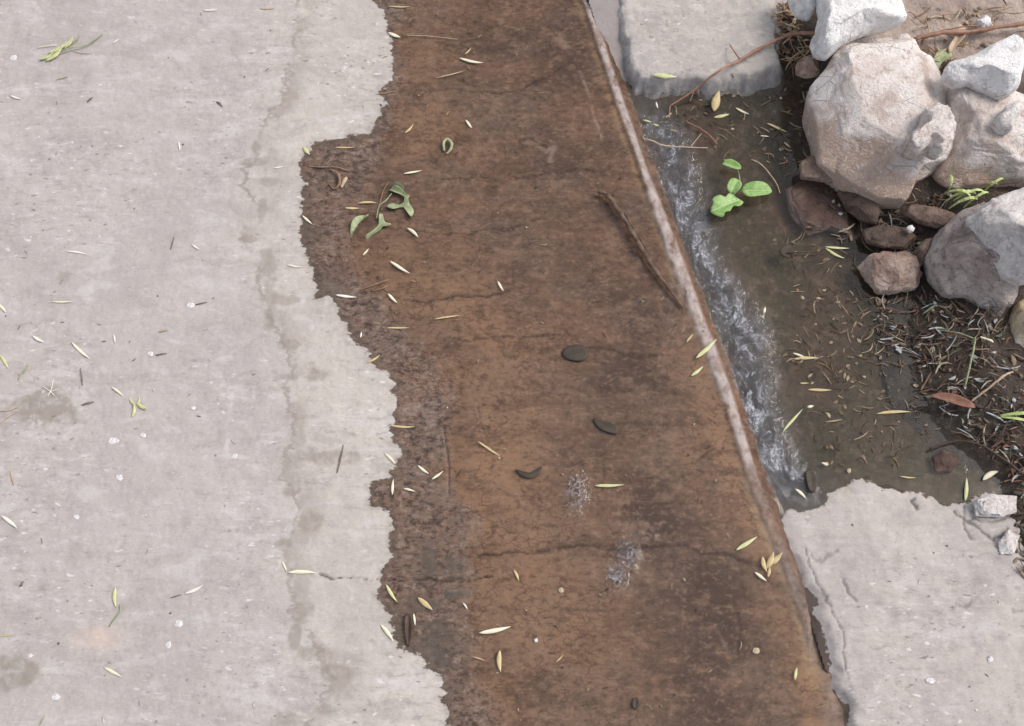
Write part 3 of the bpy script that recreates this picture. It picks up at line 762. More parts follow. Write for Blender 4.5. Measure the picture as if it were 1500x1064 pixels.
# white chips on the dry concrete and slab
for i, (u, v, w, h_, lab) in enumerate((
    (20,85,9,6,'pale chip left of the yellow green sprig'), (280,447,8,6,'white chip in the middle of the dry concrete'),
    (221,519,8,5,'white chip below the middle chip, with dark tail'), (166,646,12,7,'flat white flake below the yellow star sprig'),
    (210,638,6,5,'small white chip beside the flat white flake'), (283,598,6,4,'small white chip right of the yellow star sprig'),
    (175,700,7,6,'white chip well below the flat white flake'), (44,961,6,6,'white chip above the lower left damp spot'),
    (82,1021,9,7,'pinkish white chip right of the lower left damp spot'), (262,914,9,8,'round white chip above the oblong white one'),
    (247,947,6,11,'oblong upright white chip low on dry concrete'), (345,670,8,6,'pale chip at foot of the white scrape'),
    (112,757,6,5,'pale chip near the left edge white husk'), (785,938,4,4,'single white speck in the brown channel bed'),
    (822,865,5,5,'tiny pink chip in the brown channel below glinting ripples'), (1362,998,9,6,'whitish chip on the lower right slab'),
    (1451,966,6,7,'white chip on the right part of lower right slab'), (1278,1011,8,4,'pale chip near left edge of the lower right slab'),
    (1210,680,5,4,'cream speck under shallow water near slab'), (1244,690,4,5,'cream speck at the tip of the dry slab'), (1108,953,7,6,'tan chip in the channel near the slab edge'))):
    p = pos(u, v)
    k = .80
    a = [(u + w * k * math.cos(t * .9) * random.uniform(.8, 1.2), v + h_ * k * math.sin(t * .9) * random.uniform(.8, 1.2)) for t in range(7)]
    stone('stone_chip', a, p.z - .0002, 0.0007 + .00003 * w, M_CHIP if i not in (14, 18, 19, 20) else M_YELL, lab, 80 + i, 3, 3, 'pale stone chips lying about', .08, cat='chip')

# ------------------------------------------------------------------ plant stuff: materials
def mat_plant(name, a, b, dark=None, rough=.6, trans=.0):
    t = NT(name)
    n = t.noise(90, 3, .6)
    c = t.mix(t.step(n, .35, .65), a, b)
    c = t.mix(t.math('MULTIPLY', t.objrand(), .35), c, (a[0] * .7, a[1] * .7, a[2] * .65))
    fib = t.noise(260, 2, .5, t.vec((.15, 3, 1)))
    c = t.mix(t.step(fib, .5, .3, 0, .35), c, dark or (a[0] * .45, a[1] * .45, a[2] * .4))
    return t.bsdf(c, rough, nrm=t.bump(fib, .4, .0006), spec=.35)

M_CREAM = mat_plant('cream_husk', (.72, .66, .48), (.78, .75, .62), (.42, .37, .22))
M_STRAW = mat_plant('straw_husk', (.52, .40, .20), (.66, .55, .33), (.26, .17, .08))
M_LIME = mat_plant('lime_husk', (.52, .52, .24), (.68, .68, .44), (.25, .28, .09))
M_WHITEH = mat_plant('white_husk', (.72, .68, .60), (.80, .77, .70), (.5, .45, .36))
M_TWIG = mat_plant('red_twig', (.26, .13, .085), (.38, .22, .16), (.10, .05, .035))
M_DTWIG = mat_plant('dark_stick', (.045, .026, .018), (.085, .052, .035), (.016, .01, .008))
M_PTWIG = mat_plant('pale_twig', (.40, .29, .19), (.52, .40, .29), (.2, .14, .09))
def mat_leaf():
    t = NT('green_leaf')
    n = t.noise(60, 4, .65); n2 = t.noise(220, 3, .65)
    c = t.mix(t.step(n, .42, .58), (.17, .31, .075), (.27, .42, .135))
    c = t.mix(t.step(n2, .54, .68, 0, .5), c, (.38, .50, .22))
    c = t.mix(t.step(n2, .45, .33, 0, .5), c, (.10, .19, .045))
    ab = t.math('ABSOLUTE', t.attr('rib'))
    side = t.math('PINGPONG', t.math('ADD', t.math('MULTIPLY', t.attr('lon'), 2.6), t.math('MULTIPLY', ab, -1.1)), .5)
    vein = t.math('MAXIMUM', t.step(ab, .09, .02), t.step(side, .07, .0, 0, .55))
    c = t.mix(t.math('MULTIPLY', vein, .7), c, (.44, .56, .28))
    return t.bsdf(c, .42, nrm=t.bump(t.math('ADD', t.math('MULTIPLY', vein, -1), n2), .5, .001), spec=.45)
M_GREEN = mat_leaf()
M_SAGE = mat_plant('sage_leaf', (.22, .26, .13), (.36, .39, .24), (.10, .15, .05))
M_DLEAF = mat_plant('dark_leaf', (.040, .028, .019), (.058, .042, .028), (.018, .013, .01))
M_BLEAF = mat_plant('brown_leaf', (.22, .12, .07), (.34, .21, .13), (.08, .045, .03))
M_RLEAF = mat_plant('rust_leaf', (.17, .075, .047), (.24, .12, .08), (.1, .04, .025))

MM = at(1, 532)[0] - at(0, 532)[0]                      # metres per photograph pixel near the middle

def husk_mesh(L, W, bend, curl, T=.4, tail=0.0):
    """a lens-shaped husk along X with a keel, bent sideways and curled up at one end"""
    bm = bmesh.new()
    n, m = 11, 8
    rings = []
    for i in range(n + 1):
        t = i / n
        w = W * .5 * max(.05, math.sin(math.pi * min(1, max(0, t)) ** .82)) ** .85
        x = (t - .5) * L
        y = bend * L * (4 * (t - .5) ** 2)
        z = curl * L * (max(0, t - .5) * 2) ** 2 + .15 * curl * L * (max(0, .5 - t) * 2) ** 2
        ring = []
        for k in range(m):
            a = 2 * math.pi * k / m
            kz = math.sin(a) * w * T * (1.25 if k == 2 else 1)
            ring.append(bm.verts.new((x, y + math.cos(a) * w, z + kz + W * .5 * T)))
        rings.append(ring)
    for r0, r1 in zip(rings[:-1], rings[1:]):
        for k in range(m):
            bm.faces.new((r0[k], r1[k], r1[(k + 1) % m], r0[(k + 1) % m]))
    bm.faces.new(rings[0]); bm.faces.new(rings[-1][::-1])
    bmesh.ops.recalc_face_normals(bm, faces=bm.faces)
    for f in bm.faces: f.smooth = True
    me = bpy.data.meshes.new('seed_husk'); bm.to_mesh(me); bm.free()
    return me

def ang_world(u, v, ang, L):
    """world length and heading of a thing drawn L pixels long at that angle in the photograph"""
    a = R(ang)
    p = pos(u - math.cos(a) * L / 2, v + math.sin(a) * L / 2); q = pos(u + math.cos(a) * L / 2, v - math.sin(a) * L / 2)
    d = q - p
    return math.hypot(d.x, d.y), math.atan2(d.y, d.x)

def husk(u, v, L, ang, mat, label, wr=.19, group=None, name='seed_husk', cat='seed husk', T=.4, parent=None):
    c = pos(u, v)
    l, h = ang_world(u, v, ang, L)
    rnd = random.Random(int(u * 7 + v * 13))
    l *= .95; wr *= rnd.uniform(.72, 1.0)
    me = husk_mesh(l, l * wr, rnd.gauss(0, .03), rnd.uniform(.0, .12), T)
    o = link(name, me, mat)
    o.location = c + Vector((0, 0, .0006)); o.rotation_euler = (rnd.uniform(-.1, .1), 0, h)
    return tag(o, label, cat, group)

def tube_mb(bm, pts, radii, seg=7, squash=1.0):
    pts = [Vector(p) for p in pts]
    rings = []
    for i, p in enumerate(pts):
        d = (pts[min(i + 1, len(pts) - 1)] - pts[max(i - 1, 0)]).normalized()
        u_ = d.cross(Vector((0, 0, 1)))
        u_ = u_.normalized() if u_.length > 1e-4 else Vector((1, 0, 0))
        w_ = u_.cross(d)
        rings.append([bm.verts.new(p + (u_ * math.cos(2 * math.pi * k / seg) + w_ * math.sin(2 * math.pi * k / seg) * squash) * radii[i]) for k in range(seg)])
    for r0, r1 in zip(rings[:-1], rings[1:]):
        for k in range(seg):
            f = bm.faces.new((r0[k], r0[(k + 1) % seg], r1[(k + 1) % seg], r1[k])); f.smooth = True
    bm.faces.new(rings[0]); bm.faces.new(rings[-1][::-1])

def smooth_path(pts, n=5):
    out = []
    P = [pts[0]] + list(pts) + [pts[-1]]
    for i in range(1, len(P) - 2):
        for k in range(n):
            t = k / n
            out.append(.5 * ((2 * P[i]) + (P[i + 1] - P[i - 1]) * t + (2 * P[i - 1] - 5 * P[i] + 4 * P[i + 1] - P[i + 2]) * t * t + (3 * P[i] - P[i - 1] - 3 * P[i + 1] + P[i + 2]) * t ** 3))
    out.append(pts[-1])
    return out

def twig(name, paths, mat, label, cat='twig', group=None, seed=1, lumpy=.18):
    """paths: lists of (u, v, lift, radius in mm)"""
    bm = bmesh.new()
    rnd = random.Random(seed)
    org = pos(*paths[0][0][:2])
    for pth in paths:
        P = [pos(u, v) + Vector((0, 0, lift + rad / 1000)) - org for u, v, lift, rad in pth]
        rr = [p[3] / 1000 for p in pth]
        SP = smooth_path(P, 6)
        tt = np.linspace(0, len(rr) - 1, len(SP))
        rad = [float(np.interp(t, range(len(rr)), rr)) * (1 + rnd.uniform(-lumpy, lumpy)) for t in tt]
        SP = [p + Vector((rnd.uniform(-1, 1), rnd.uniform(-1, 1), 0)) * r * .25 for p, r in zip(SP, rad)]
        tube_mb(bm, SP, rad)
    bmesh.ops.recalc_face_normals(bm, faces=bm.faces)
    me = bpy.data.meshes.new(name); bm.to_mesh(me); bm.free()
    o = link(name, me, mat); o.location = org
    return tag(o, label, cat, group)

# ------------------------------------------------------------------ husks
GD, GW, GB, GE = 'pale husks on the dry concrete', 'husks in the wet channel', 'husks in the pool', 'husks along the wet edge'
C, S, Lm, Wh = M_CREAM, M_STRAW, M_LIME, M_WHITEH
for h in (
    (308,16,22,0,Wh,'thin white husk at top of the dry concrete',.16,GD), (392,14,24,2,M_PTWIG,'dull grey husk at top of the dry concrete',.15,GD),
    (170,61,12,35,Wh,'tiny pale husk right of the yellow green sprig tip',.2,GD), (23,144,18,-20,Wh,'white husk near left edge below the yellow green sprig',.22,GD),
    (263,215,15,-82,Wh,'upright white sliver in upper dry concrete',.18,GD), (408,246,15,8,Wh,'short white husk left of the wet edge corner',.22,GD),
    (92,115,22,14,M_PTWIG,'thin grey straw below the yellow green sprig',.1,GD),
    (113,370,34,-9,Wh,'slender white husk lying flat left of centre, upper half',.11,GD), (287,363,15,-35,Wh,'short white husk right of a small dark stick',.25,GD),
    (92,443,34,0,C,'level cream straw above the tilted husk',.09,GD), (4,452,18,-48,C,'cream husk cut by left edge, higher one',.24,GD),
    (240,485,17,8,M_PTWIG,'grey brown bit above the dark tailed chip',.2,GD), (56,498,21,-30,Wh,'plump white husk near left edge at mid height',.26,GD),
    (118,515,40,-42,C,'long tilted cream husk left of centre',.12,GD), (168,497,15,-80,Wh,'short upright white husk right of the long tilted one',.22,GD),
    (7,530,24,-58,Lm,'lime husk cut by left edge at mid height',.26,GD), (173,574,24,-38,C,'cream husk pointing at the yellow star sprig',.17,GD),
    (18,701,26,-75,M_PTWIG,'thin stick husk at left edge, lower half',.12,GD), (15,765,33,-38,Wh,'bold white husk at left edge, lower half',.22,GD),
    (285,865,31,24,Wh,'white husk sloping up on lower dry concrete',.19,GD), (168,876,31,-88,Lm,'upright lime edged husk with a curled green stalk',.28,GD),
    (10,931,30,3,S,'straw coloured sliver at left edge near bottom',.1,GD), (166,985,32,-28,C,'cream husk below the pink stain',.17,GD),
    (443,838,44,-1,C,'long level cream husk at the end of the crack',.16,GD), (417,830,17,-66,C,'short husk touching the long level cream husk',.22,GD),
    (62,1056,18,60,M_SAGE,'small green husk at bottom left edge',.2,GD),
    (432,391,26,-10,Wh,'white husk on dry concrete just off the wet edge',.17,GE), (450,323,21,-42,C,'cream husk on the wet edge, left bulge',.22,GE),
    (449,222,16,-50,Lm,'pale green flake at the corner of the wet edge',.35,GE), (505,217,30,-2,S,'straw husk lying level at the wet edge corner',.12,GE),
    (507,435,33,-8,Wh,'bright white husk at a notch in the wet edge',.19,GE), (578,53,21,-22,C,'cream husk across the wet edge near top',.3,GE),
    (548,527,23,30,S,'dull straw husk in a notch of the wet edge',.22,GE), (529,491,9,80,Wh,'tiny white grain in dark wet edge',.4,GE),
    (572,672,24,-46,C,'plump cream husk at wet edge, lower half',.25,GE), (575,714,24,86,C,'upright cream husk at wet edge, lower half',.22,GE),
    (573,870,32,-58,Lm,'pale lime husk below the crack at wet edge',.19,GE), (568,927,33,-52,C,'cream husk at wet edge above the lowest bend',.2,GE),
    (590,626,38,-4,S,'long straw husk level on damp margin',.13,GE),
    (585,11,34,-2,S,'faint straw husk at top of the wet channel',.1,GW), (690,91,38,-14,C,'long cream husk in the upper wet channel',.15,GW),
    (686,76,14,42,S,'short straw bit just above the long upper cream husk',.2,GW), (565,137,32,8,M_BLEAF,'brown straw at the upper wet edge',.1,GW),
    (660,110,46,12,M_PTWIG,'thin tan straw in upper channel',.06,GW), (600,190,19,44,S,'dull straw husk left of the green curl',.22,GW),
    (687,183,17,-55,C,'pinkish cream husk right of the green curl',.26,GW), (605,253,29,6,C,'pale husk above the wilted green sprig',.17,GW),
    (538,297,28,0,S,'straw husk touching the wilted sprig, upper one',.16,GW), (516,306,22,0,S,'straw husk left of the wilted sprig, lower one',.2,GW),
    (606,341,23,-42,C,'pinkish husk below the wilted green sprig',.23,GW), (536,370,14,48,C,'small cream husk near the damp left bulge',.25,GW),
    (586,393,38,-34,C,'long cream husk left of channel centre',.14,GW), (575,438,21,-46,C,'cream husk at the left end of a crack',.2,GW),
    (733,420,18,-60,C,'short cream husk at right end of a crack',.2,GW), (655,465,40,6,S,'long straw husk between two cracks',.1,GW),
    (583,481,36,-1,S,'level straw husk in damp margin',.11,GW), (620,689,22,-38,C,'cream husk left one of a pair forming a V',.22,GW),
    (641,697,22,36,C,'cream husk right one of a pair forming a V',.19,GW), (716,658,42,-34,S,'thin tan husk left of the dark leaf scrap',.09,GW),
    (892,712,44,0,Lm,'lime husk right of the upper glinting ripples',.14,GW), (600,718,19,-16,C,'small cream husk right of the upright one',.22,GW),
    (623,885,30,-40,S,'yellow husk flake on damp margin, below the crack',.34,GW), (607,908,19,-82,C,'cream husk beside the dark brown bark strip',.28,GW),
    (682,888,12,-55,Wh,'tiny pale husk right of the yellow flake',.25,GW), (725,924,50,11,C,'longest cream husk at the film edge, lower half',.16,GW),
    (731,969,33,-88,S,'upright golden husk below the longest cream husk',.27,GW), (702,965,22,-18,M_PTWIG,'thin pinkish husk left of the upright golden one',.14,GW),
    (757,843,18,-66,S,'dull tan husk right of the crack end',.25,GW), (820,965,16,45,S,'faint tan sliver in the lower channel',.16,GW),
    (1093,797,38,32,Lm,'lime husk near the lip beside the dry slab',.22,GW), (1114,845,23,-38,C,'cream husk below the golden husk cluster',.22,GW),
    (1165,987,19,82,Lm,'yellow lime husk low in the channel near the slab',.36,GW), (1010,496,16,50,S,'small straw husk left of the lip',.2,GW),
    (1034,513,37,38,Lm,'lime husk lying across the lip',.16,GW), (1021,545,23,38,Lm,'short lime husk just left of the lip',.22,GW),
    (970,127,36,-7,Lm,'bright lime husk at the foot of the kerb block',.26,GB), (998,118,12,50,S,'tiny tan husk at the foot of the kerb block',.3,GB),
    (1048,150,32,76,S,'fat golden husk standing in the upper pool',.38,GB), (1057,171,24,12,Lm,'lime husk under the fat golden husk',.28,GB),
    (1087,164,23,-28,C,'pale husk right of the fat golden husk',.22,GB), (1138,188,34,-25,S,'long straw husk left of the biggest boulder',.16,GB),
    (1153,213,13,-40,S,'tiny straw husk left of the biggest boulder',.25,GB), (1120,200,14,-5,Wh,'small pale husk left of the long straw husk',.2,GB),
    (1071,239,24,-20,Lm,'lime husk just above the bright green leaves',.25,GB), (962,155,11,-75,Wh,'tiny white husk near the end of the red twig',.3,GB),
    (948,178,14,-15,Lm,'small greenish husk near the tumbling water, left one',.3,GB), (961,184,10,-20,Lm,'small greenish husk near the tumbling water, right one',.35,GB),
    (1226,364,37,-4,Lm,'lime husk above the tan stone, level one',.14,GB), (1222,373,33,-30,Lm,'lime husk above the tan stone, slanting one',.15,GB),
    (1180,525,38,2,S,'level straw husk in the straw tangle',.14,GB), (1171,521,22,-20,C,'pale husk at the left of the straw tangle',.2,GB),
    (1160,617,44,48,Lm,'long lime husk beside the tumbling water',.12,GB), (1200,572,36,-2,S,'tan husk in the lower pool',.14,GB),
    (1308,604,52,3,S,'longest tan husk level in the lower pool',.12,GB), (1415,718,35,87,Lm,'upright lime husk at the dry slab edge',.22,GB),
    (1450,695,36,30,C,'pale flaky husk near the right edge above the slab',.28,GB), (1173,723,22,-42,C,'cream husk in the corner by the slab tip',.24,GB),
    (1120,455,10,80,C,'tiny cream grain in the middle of the pool',.35,GB), (1208,680,11,-20,C,'tiny cream husk by the submerged specks',.35,GB),
    (1330,700,26,-5,S,'thin straw husk near the slab edge',.1,GB), (1187,596,10,10,C,'tiny pale husk in the lower pool',.45,GB),
    (1178,562,14,0,S,'tiny straw husk above the tan husk in the lower pool',.2,GB),
):
    u, v, L, a, m, lab, wr, g = h
    husk(u, v, L, a, m, lab, wr, g)

# golden husk cluster by the slab
cl = empty('husk_cluster', pos(1123, 832), 'cluster of golden open husks on the lip beside the dry slab', 'seed husk')
def child_husk(root, u, v, L, ang, mat, wr, name='husk', lift=.002, T=.4):
    l, h = ang_world(u, v, ang, L)
    o = link(name, husk_mesh(l, l * wr, .05, .15, T), mat, root)
    o.location = pos(u, v) - root.location + Vector((0, 0, lift)); o.rotation_euler = (0, -.15, h)
    return o
for u, v, L, a, wr in ((1118,828,24,-78,.3), (1128,822,26,70,.35), (1136,820,26,42,.32), (1126,838,16,85,.3)): child_husk(cl, u, v, L, a, S, wr)

# yellow-green sprig, top left
sp = empty('bud_sprig', pos(95, 75), 'yellow green bud sprig on dry concrete, top left', 'sprig')
for u, v, L, a in ((72,86,28,18), (97,69,30,24), (84,83,36,32), (104,66,22,44), (88,75,34,20)): child_husk(sp, u, v, L, a, M_LIME, .20, 'bud', .004)
def child_twig(root, path, mat, name='stem', seed=2):
    bm = bmesh.new(); rnd = random.Random(seed)
    P = [pos(u, v) + Vector((0, 0, l + r / 1000)) - root.location for u, v, l, r in path]
    SP = smooth_path(P, 5); rr = [p[3] / 1000 for p in path]
    rad = [float(np.interp(t, range(len(rr)), rr)) for t in np.linspace(0, len(rr) - 1, len(SP))]
    tube_mb(bm, SP, rad, 6)
    bmesh.ops.recalc_face_normals(bm, faces=bm.faces)
    me = bpy.data.meshes.new(name); bm.to_mesh(me); bm.free()
    return link(name, me, mat, root)
child_twig(sp, [(60,90,.002,.9),(100,76,.006,1.2),(130,68,.004,1.1),(152,51,.002,.8)], M_SAGE)
child_twig(sp, [(108,76,.002,.6),(120,79,.001,.6),(133,79,.001,.4)], M_PTWIG)
child_twig(sp, [(108,66,.004,.9),(115,60,.004,.8),(119,50,.002,.5)], M_SAGE)
child_twig(sp, [(55,71,.001,.5),(70,69,.002,.7),(84,68,.003,.7)], M_CREAM)

# yellow star sprig and neighbours
st = empty('star_sprig', pos(200, 595), 'small yellow star shaped sprig on dry concrete left of centre', 'sprig')
for u, v, L, a in ((197,602,20,78), (209,597,22,-28), (194,590,16,-50), (204,588,14,68)): child_husk(st, u, v, L, a, M_LIME, .24, 'husk', .001)
twig('green_stalk', [[(27,557,.0,.8),(31,550,.001,1.0),(38,543,.002,1.2),(42,536,.001,1.0)]], M_SAGE, 'short curved green stalk near left edge above the damp spot', 'stalk')
twig('husk_stalk', [[(176,886,.0,.7),(177,896,.002,.9),(170,905,.002,.9),(160,918,.0,.7)]], M_SAGE, 'curled green stalk below the upright lime edged husk', 'stalk')
twig('straw_wisp', [[(0,603,.0,.7),(12,602,.001,.8),(28,597,.001,.6)], [(0,624,.0,.5),(8,614,.001,.8),(28,602,.001,.5)]], M_PTWIG, 'forked straw wisp at left edge by the damp spot', 'straw')
twig('fibre_wisp', [[(62,566,.0,.4),(74,574,.001,.6),(80,580,.0,.5)], [(78,556,.0,.4),(76,570,.001,.5),(70,582,.0,.4)], [(86,570,.0,.3),(76,574,.001,.5),(64,582,.0,.3)]], M_WHITEH, 'whitish fibre tuft above the upper damp spot', 'fibre')
M_GSTICK = mat_plant('grey_stick', (.15, .115, .095), (.22, .175, .15), (.08, .06, .05))
GDK = 'small dark sticks on the dry concrete'
for i, (a, b_, r, lab) in enumerate((((250,366),(255,347),1.0,'small dark stick right of the slender white husk'), ((494,693),(503,652),1.2,'dark upright stick near the wet edge'),
    ((120,594),(138,589),1.5,'short dark bit right of the upper damp spot'), ((318,150),(326,157),1.6,'dark speck stick in upper dry concrete'),
    ((228,521),(245,518),1.1,'dark tail beside the white chip'), ((286,447),(304,443),.9,'grey tail beside the middle white chip'),
    ((118,540),(121,565),1.0,'dark sliver above the short dark bit'), ((30,860),(34,852),1.6,'dark crumb at left edge, lower half'),
    ((250,876),(266,871),.9,'dark tip below the white sloping husk'), ((128,150),(136,143),1.4,'dark crumb in the upper left concrete'))):
    twig('dark_stick', [[(*a, 0, r * .6), ((a[0] + b_[0]) / 2 + 1, (a[1] + b_[1]) / 2, .001, r), (*b_, 0, r * .5)]], M_GSTICK, lab, 'stick', GDK, 20 + i)

# ------------------------------------------------------------------ leaves
def leaf_mesh(outline, org, mat, name, parent=None, lift=.004, dome=.006, z0=None, tip=None):
    """a leaf traced by its outline: a thin solid blade with a fold along its longest axis"""
    pts = [pos(u, v) for u, v in outline]
    z = max(p.z for p in pts) if z0 is None else z0
    P = np.array([at(u, v, z + lift) for u, v in outline])
    c = P.mean(0)
    U, sv_, Vt = np.linalg.svd(P - c)
    ax = Vt[0]; nx_ = Vt[1]
    bm = bmesh.new()
    rings = []
    K = 5
    dense = []
    n_ = len(P)
    for i in range(n_):
        p0, p1, p2, p3 = P[i - 1], P[i], P[(i + 1) % n_], P[(i + 2) % n_]
        for k in range(4):
            t = k / 4
            dense.append(.5 * (2 * p1 + (p2 - p0) * t + (2 * p0 - 5 * p1 + 4 * p2 - p3) * t * t + (3 * p1 - p0 - 3 * p2 + p3) * t ** 3))
    D = np.array(dense)
    half = np.abs((D - c) @ nx_).max() + 1e-6; lon = np.abs((D - c) @ ax).max() + 1e-6
    rib = bm.verts.layers.float.new('rib'); lonl = bm.verts.layers.float.new('lon')
    for layer, th in ((0, .00035), (1, -.00035)):
        rr = []
        for k in range(1, K + 1):
            row = []
            for d in D:
                q = c + (d - c) * k / K
                b_ = (q - c) @ nx_ / half; a_ = (q - c) @ ax / lon
                zz = z + lift + dome * (abs(b_) * .9 - .35 * a_ * a_) + th
                vv = bm.verts.new((q[0] - org.x, q[1] - org.y, zz - org.z)); vv[rib] = b_; vv[lonl] = a_; row.append(vv)
            rr.append(row)
        ctr = bm.verts.new((c[0] - org.x, c[1] - org.y, z + lift + th - org.z))
        n = len(D)
        for i in range(n):
            f = [ctr, rr[0][i], rr[0][(i + 1) % n]]
            bm.faces.new(f if layer == 0 else f[::-1])
            for a, b_ in zip(rr[:-1], rr[1:]):
                f = [a[i], b_[i], b_[(i + 1) % n], a[(i + 1) % n]]
                bm.faces.new(f if layer == 0 else f[::-1])
        rings.append(rr[-1])
    n = len(rings[0])
    for i in range(n):
        bm.faces.new((rings[0][i], rings[1][i], rings[1][(i + 1) % n], rings[0][(i + 1) % n]))
    bmesh.ops.recalc_face_normals(bm, faces=bm.faces)
    for f in bm.faces: f.smooth = True
    me = bpy.data.meshes.new(name); bm.to_mesh(me); bm.free()
    return link(name, me, mat, parent)

def leaf_obj(name, outline, mat, label, cat='leaf', group=None, **kw):
    org = pos(*np.mean(np.array(outline), 0))
    o = leaf_mesh(outline, org, mat, name, **kw)
    o.location = org
    return tag(o, label, cat, group)

gl = empty('green_leaf_sprig', pos(1078, 280), 'bright green leafy sprig floating at the edge of the tumbling water', 'sprig')
for ol in ([(1041,309),(1044,299),(1043,293),(1053,288),(1062,290),(1068,285),(1080,290),(1089,296),(1083,303),(1074,303),(1069,311),(1062,312),(1058,320),(1048,316)],
           [(1086,279),(1092,271),(1106,268),(1121,270),(1131,279),(1124,286),(1110,289),(1096,290)],
           [(1064,276),(1070,264),(1080,262),(1086,270),(1082,280),(1072,284)],
           [(1058,240),(1066,235),(1080,240),(1086,246),(1078,250),(1066,246)]):
    leaf_mesh(ol, gl.location, M_GREEN, 'leaf', gl, lift=.008, z0=ZW + .004)
child_twig(gl, [(1060,300,.006,.9),(1078,284,.008,1.1),(1082,268,.008,1.0),(1078,246,.006,.6)], M_SAGE)

ws = empty('wilted_sprig', pos(565, 310), 'wilted grey green sprig of curled leaves on the wet left side', 'sprig')
for ol in ([(570,279),(576,274),(586,277),(594,284),(600,287),(596,291),(588,287),(578,284)],
           [(566,303),(574,297),(584,300),(592,297),(594,289),(598,292),(600,300),(606,308),(604,318),(600,317),(597,306),(588,304),(576,308)],
           [(535,346),(545,339),(552,333),(556,326),(556,317),(561,316),(564,325),(573,330),(571,333),(562,332),(556,339),(546,344),(538,350)],
           [(512,347),(515,331),(522,321),(532,316),(540,315),(538,319),(530,321),(522,328),(518,340),(515,349)],
           [(578,268),(586,272),(592,277),(588,280),(581,276),(576,272)]):
    leaf_mesh(ol, ws.location, M_SAGE, 'leaf', ws, lift=.004, dome=.008, z0=-.006)
child_twig(ws, [(552,322,.003,.7),(556,305,.005,.9),(566,297,.006,.9),(574,286,.004,.8)], M_SAGE)
child_twig(ws, [(556,305,.004,.7),(562,282,.004,.7),(570,268,.002,.5)], M_BLEAF)

gc = twig('green_curl', [[(651,222,.0,1.6),(650,212,.002,2.2),(656,206,.003,1.8),(662,214,.002,2.4),(659,222,.001,2.2),(654,226,0,1.2)]], M_SAGE, 'small green curled shoot alone in the upper wet channel', 'shoot')
bc = empty('curled_leaf', pos(500, 263), 'brown curled dead leaf on the wet left bulge', 'leaf')
child_twig(bc, [(482,270,.0,.9),(490,278,.001,1.6),(498,272,.003,2.4),(497,260,.004,2.6),(488,252,.003,1.8),(482,250,.001,1.0)], M_BLEAF, 'blade')
child_twig(bc, [(500,276,.0,2.0),(505,268,.002,3.4),(508,262,.001,2.2)], M_PTWIG, 'pod')
child_twig(bc, [(450,244,.0,.7),(468,246,.001,1.0),(492,247,.003,1.2),(512,252,.002,.9)], M_BLEAF, 'stem')
leaf_obj('dark_leaf', [(823,516),(832,508),(850,505),(860,512),(862,522),(852,529),(836,528),(826,523)], M_DLEAF, 'dark oval dead leaf in the wet channel, upper one', group='dark dead leaves in the channel', lift=.0006, dome=.0006)
leaf_obj('dark_leaf', [(868,614),(880,616),(896,620),(905,628),(904,636),(892,634),(878,628)], M_DLEAF, 'dark pointed dead leaf in the wet channel, lower one', group='dark dead leaves in the channel', lift=.0006, dome=.0006)
leaf_obj('leaf_scrap', [(754,688),(764,692),(776,694),(790,690),(794,683),(790,696),(778,701),(764,698)], M_DLEAF, 'dark torn leaf scrap above the upper glinting ripples', lift=.0006, dome=.0004)
leaf_obj('bark_strip', [(594,902),(600,900),(604,910),(603,930),(599,948),(595,940),(593,920)], M_DTWIG, 'dark brown bark strip on damp margin near the bottom', 'bark', lift=.003, dome=.004)
leaf_obj('rust_leaf', [(1362,580),(1378,576),(1402,580),(1424,590),(1428,598),(1408,596),(1384,588)], M_RLEAF, 'rust brown narrow leaf in the straw at right', lift=.006, dome=.004)
leaf_obj('tan_leaf', [(1388,72),(1398,55),(1404,36),(1414,42),(1412,56),(1400,70),(1394,80)], M_PTWIG, 'curled tan leaf lying over the long red twig', lift=.012, dome=.006)
leaf_obj('green_scrap', [(1364,95),(1372,78),(1388,72),(1394,84),(1380,92),(1372,106)], M_SAGE, 'dull green leaf scrap in the gap left of the white wedge stone', lift=.01, dome=.004)
leaf_obj('green_scrap', [(928,1024),(934,1022),(936,1032),(932,1040),(926,1034)], M_DLEAF, 'tiny blackish green scrap in the channel near the bottom', lift=.001, dome=.001)
leaf_obj('sunken_leaf', [(1146,362),(1156,358),(1164,366),(1160,378),(1148,376),(1142,368)], M_DLEAF, 'small black leaf under the shallow pool', lift=.001, dome=.001)
leaf_obj('sunken_leaf', [(1180,690),(1192,690),(1196,706),(1192,722),(1184,716)], M_DLEAF, 'black scrap in the corner above the slab tip', lift=.001, dome=.001)

# grass blades
def blades(name, label, items, mat):
    root = empty(name, pos(*items[0][:2]), label, 'grass')
    for u0, v0, u1, v1, w, lift in items:
        a = pos(u0, v0); b_ = pos(u1, v1)
        d = (b_ - a); n = Vector((-d.y, d.x, 0)).normalized() * w / 2000
        bm = bmesh.new(); L_ = []
        for k in range(7):
            t = k / 6
            ww = math.sin(math.pi * (t * .85 + .1)) ** .7
            p = a + d * t + Vector((0, 0, lift * math.sin(math.pi * t) + (.004 if t in (0, 1) or lift < .012 else .014))) - root.location
            L_.append((bm.verts.new(p + n * ww), bm.verts.new(p - Vector((0, 0, .0006))), bm.verts.new(p - n * ww), bm.verts.new(p + Vector((0, 0, .0006)))))
        for A, B in zip(L_[:-1], L_[1:]):
            for k in range(4): bm.faces.new((A[k], B[k], B[(k + 1) % 4], A[(k + 1) % 4]))
        bm.faces.new(L_[0]); bm.faces.new(L_[-1][::-1])
        bmesh.ops.recalc_face_normals(bm, faces=bm.faces)
        me = bpy.data.meshes.new('blade'); bm.to_mesh(me); bm.free()
        link('blade', me, mat, root)
    return root
M_GRASS = mat_plant('pale_grass', (.42, .52, .16), (.60, .68, .32), (.2, .3, .06))
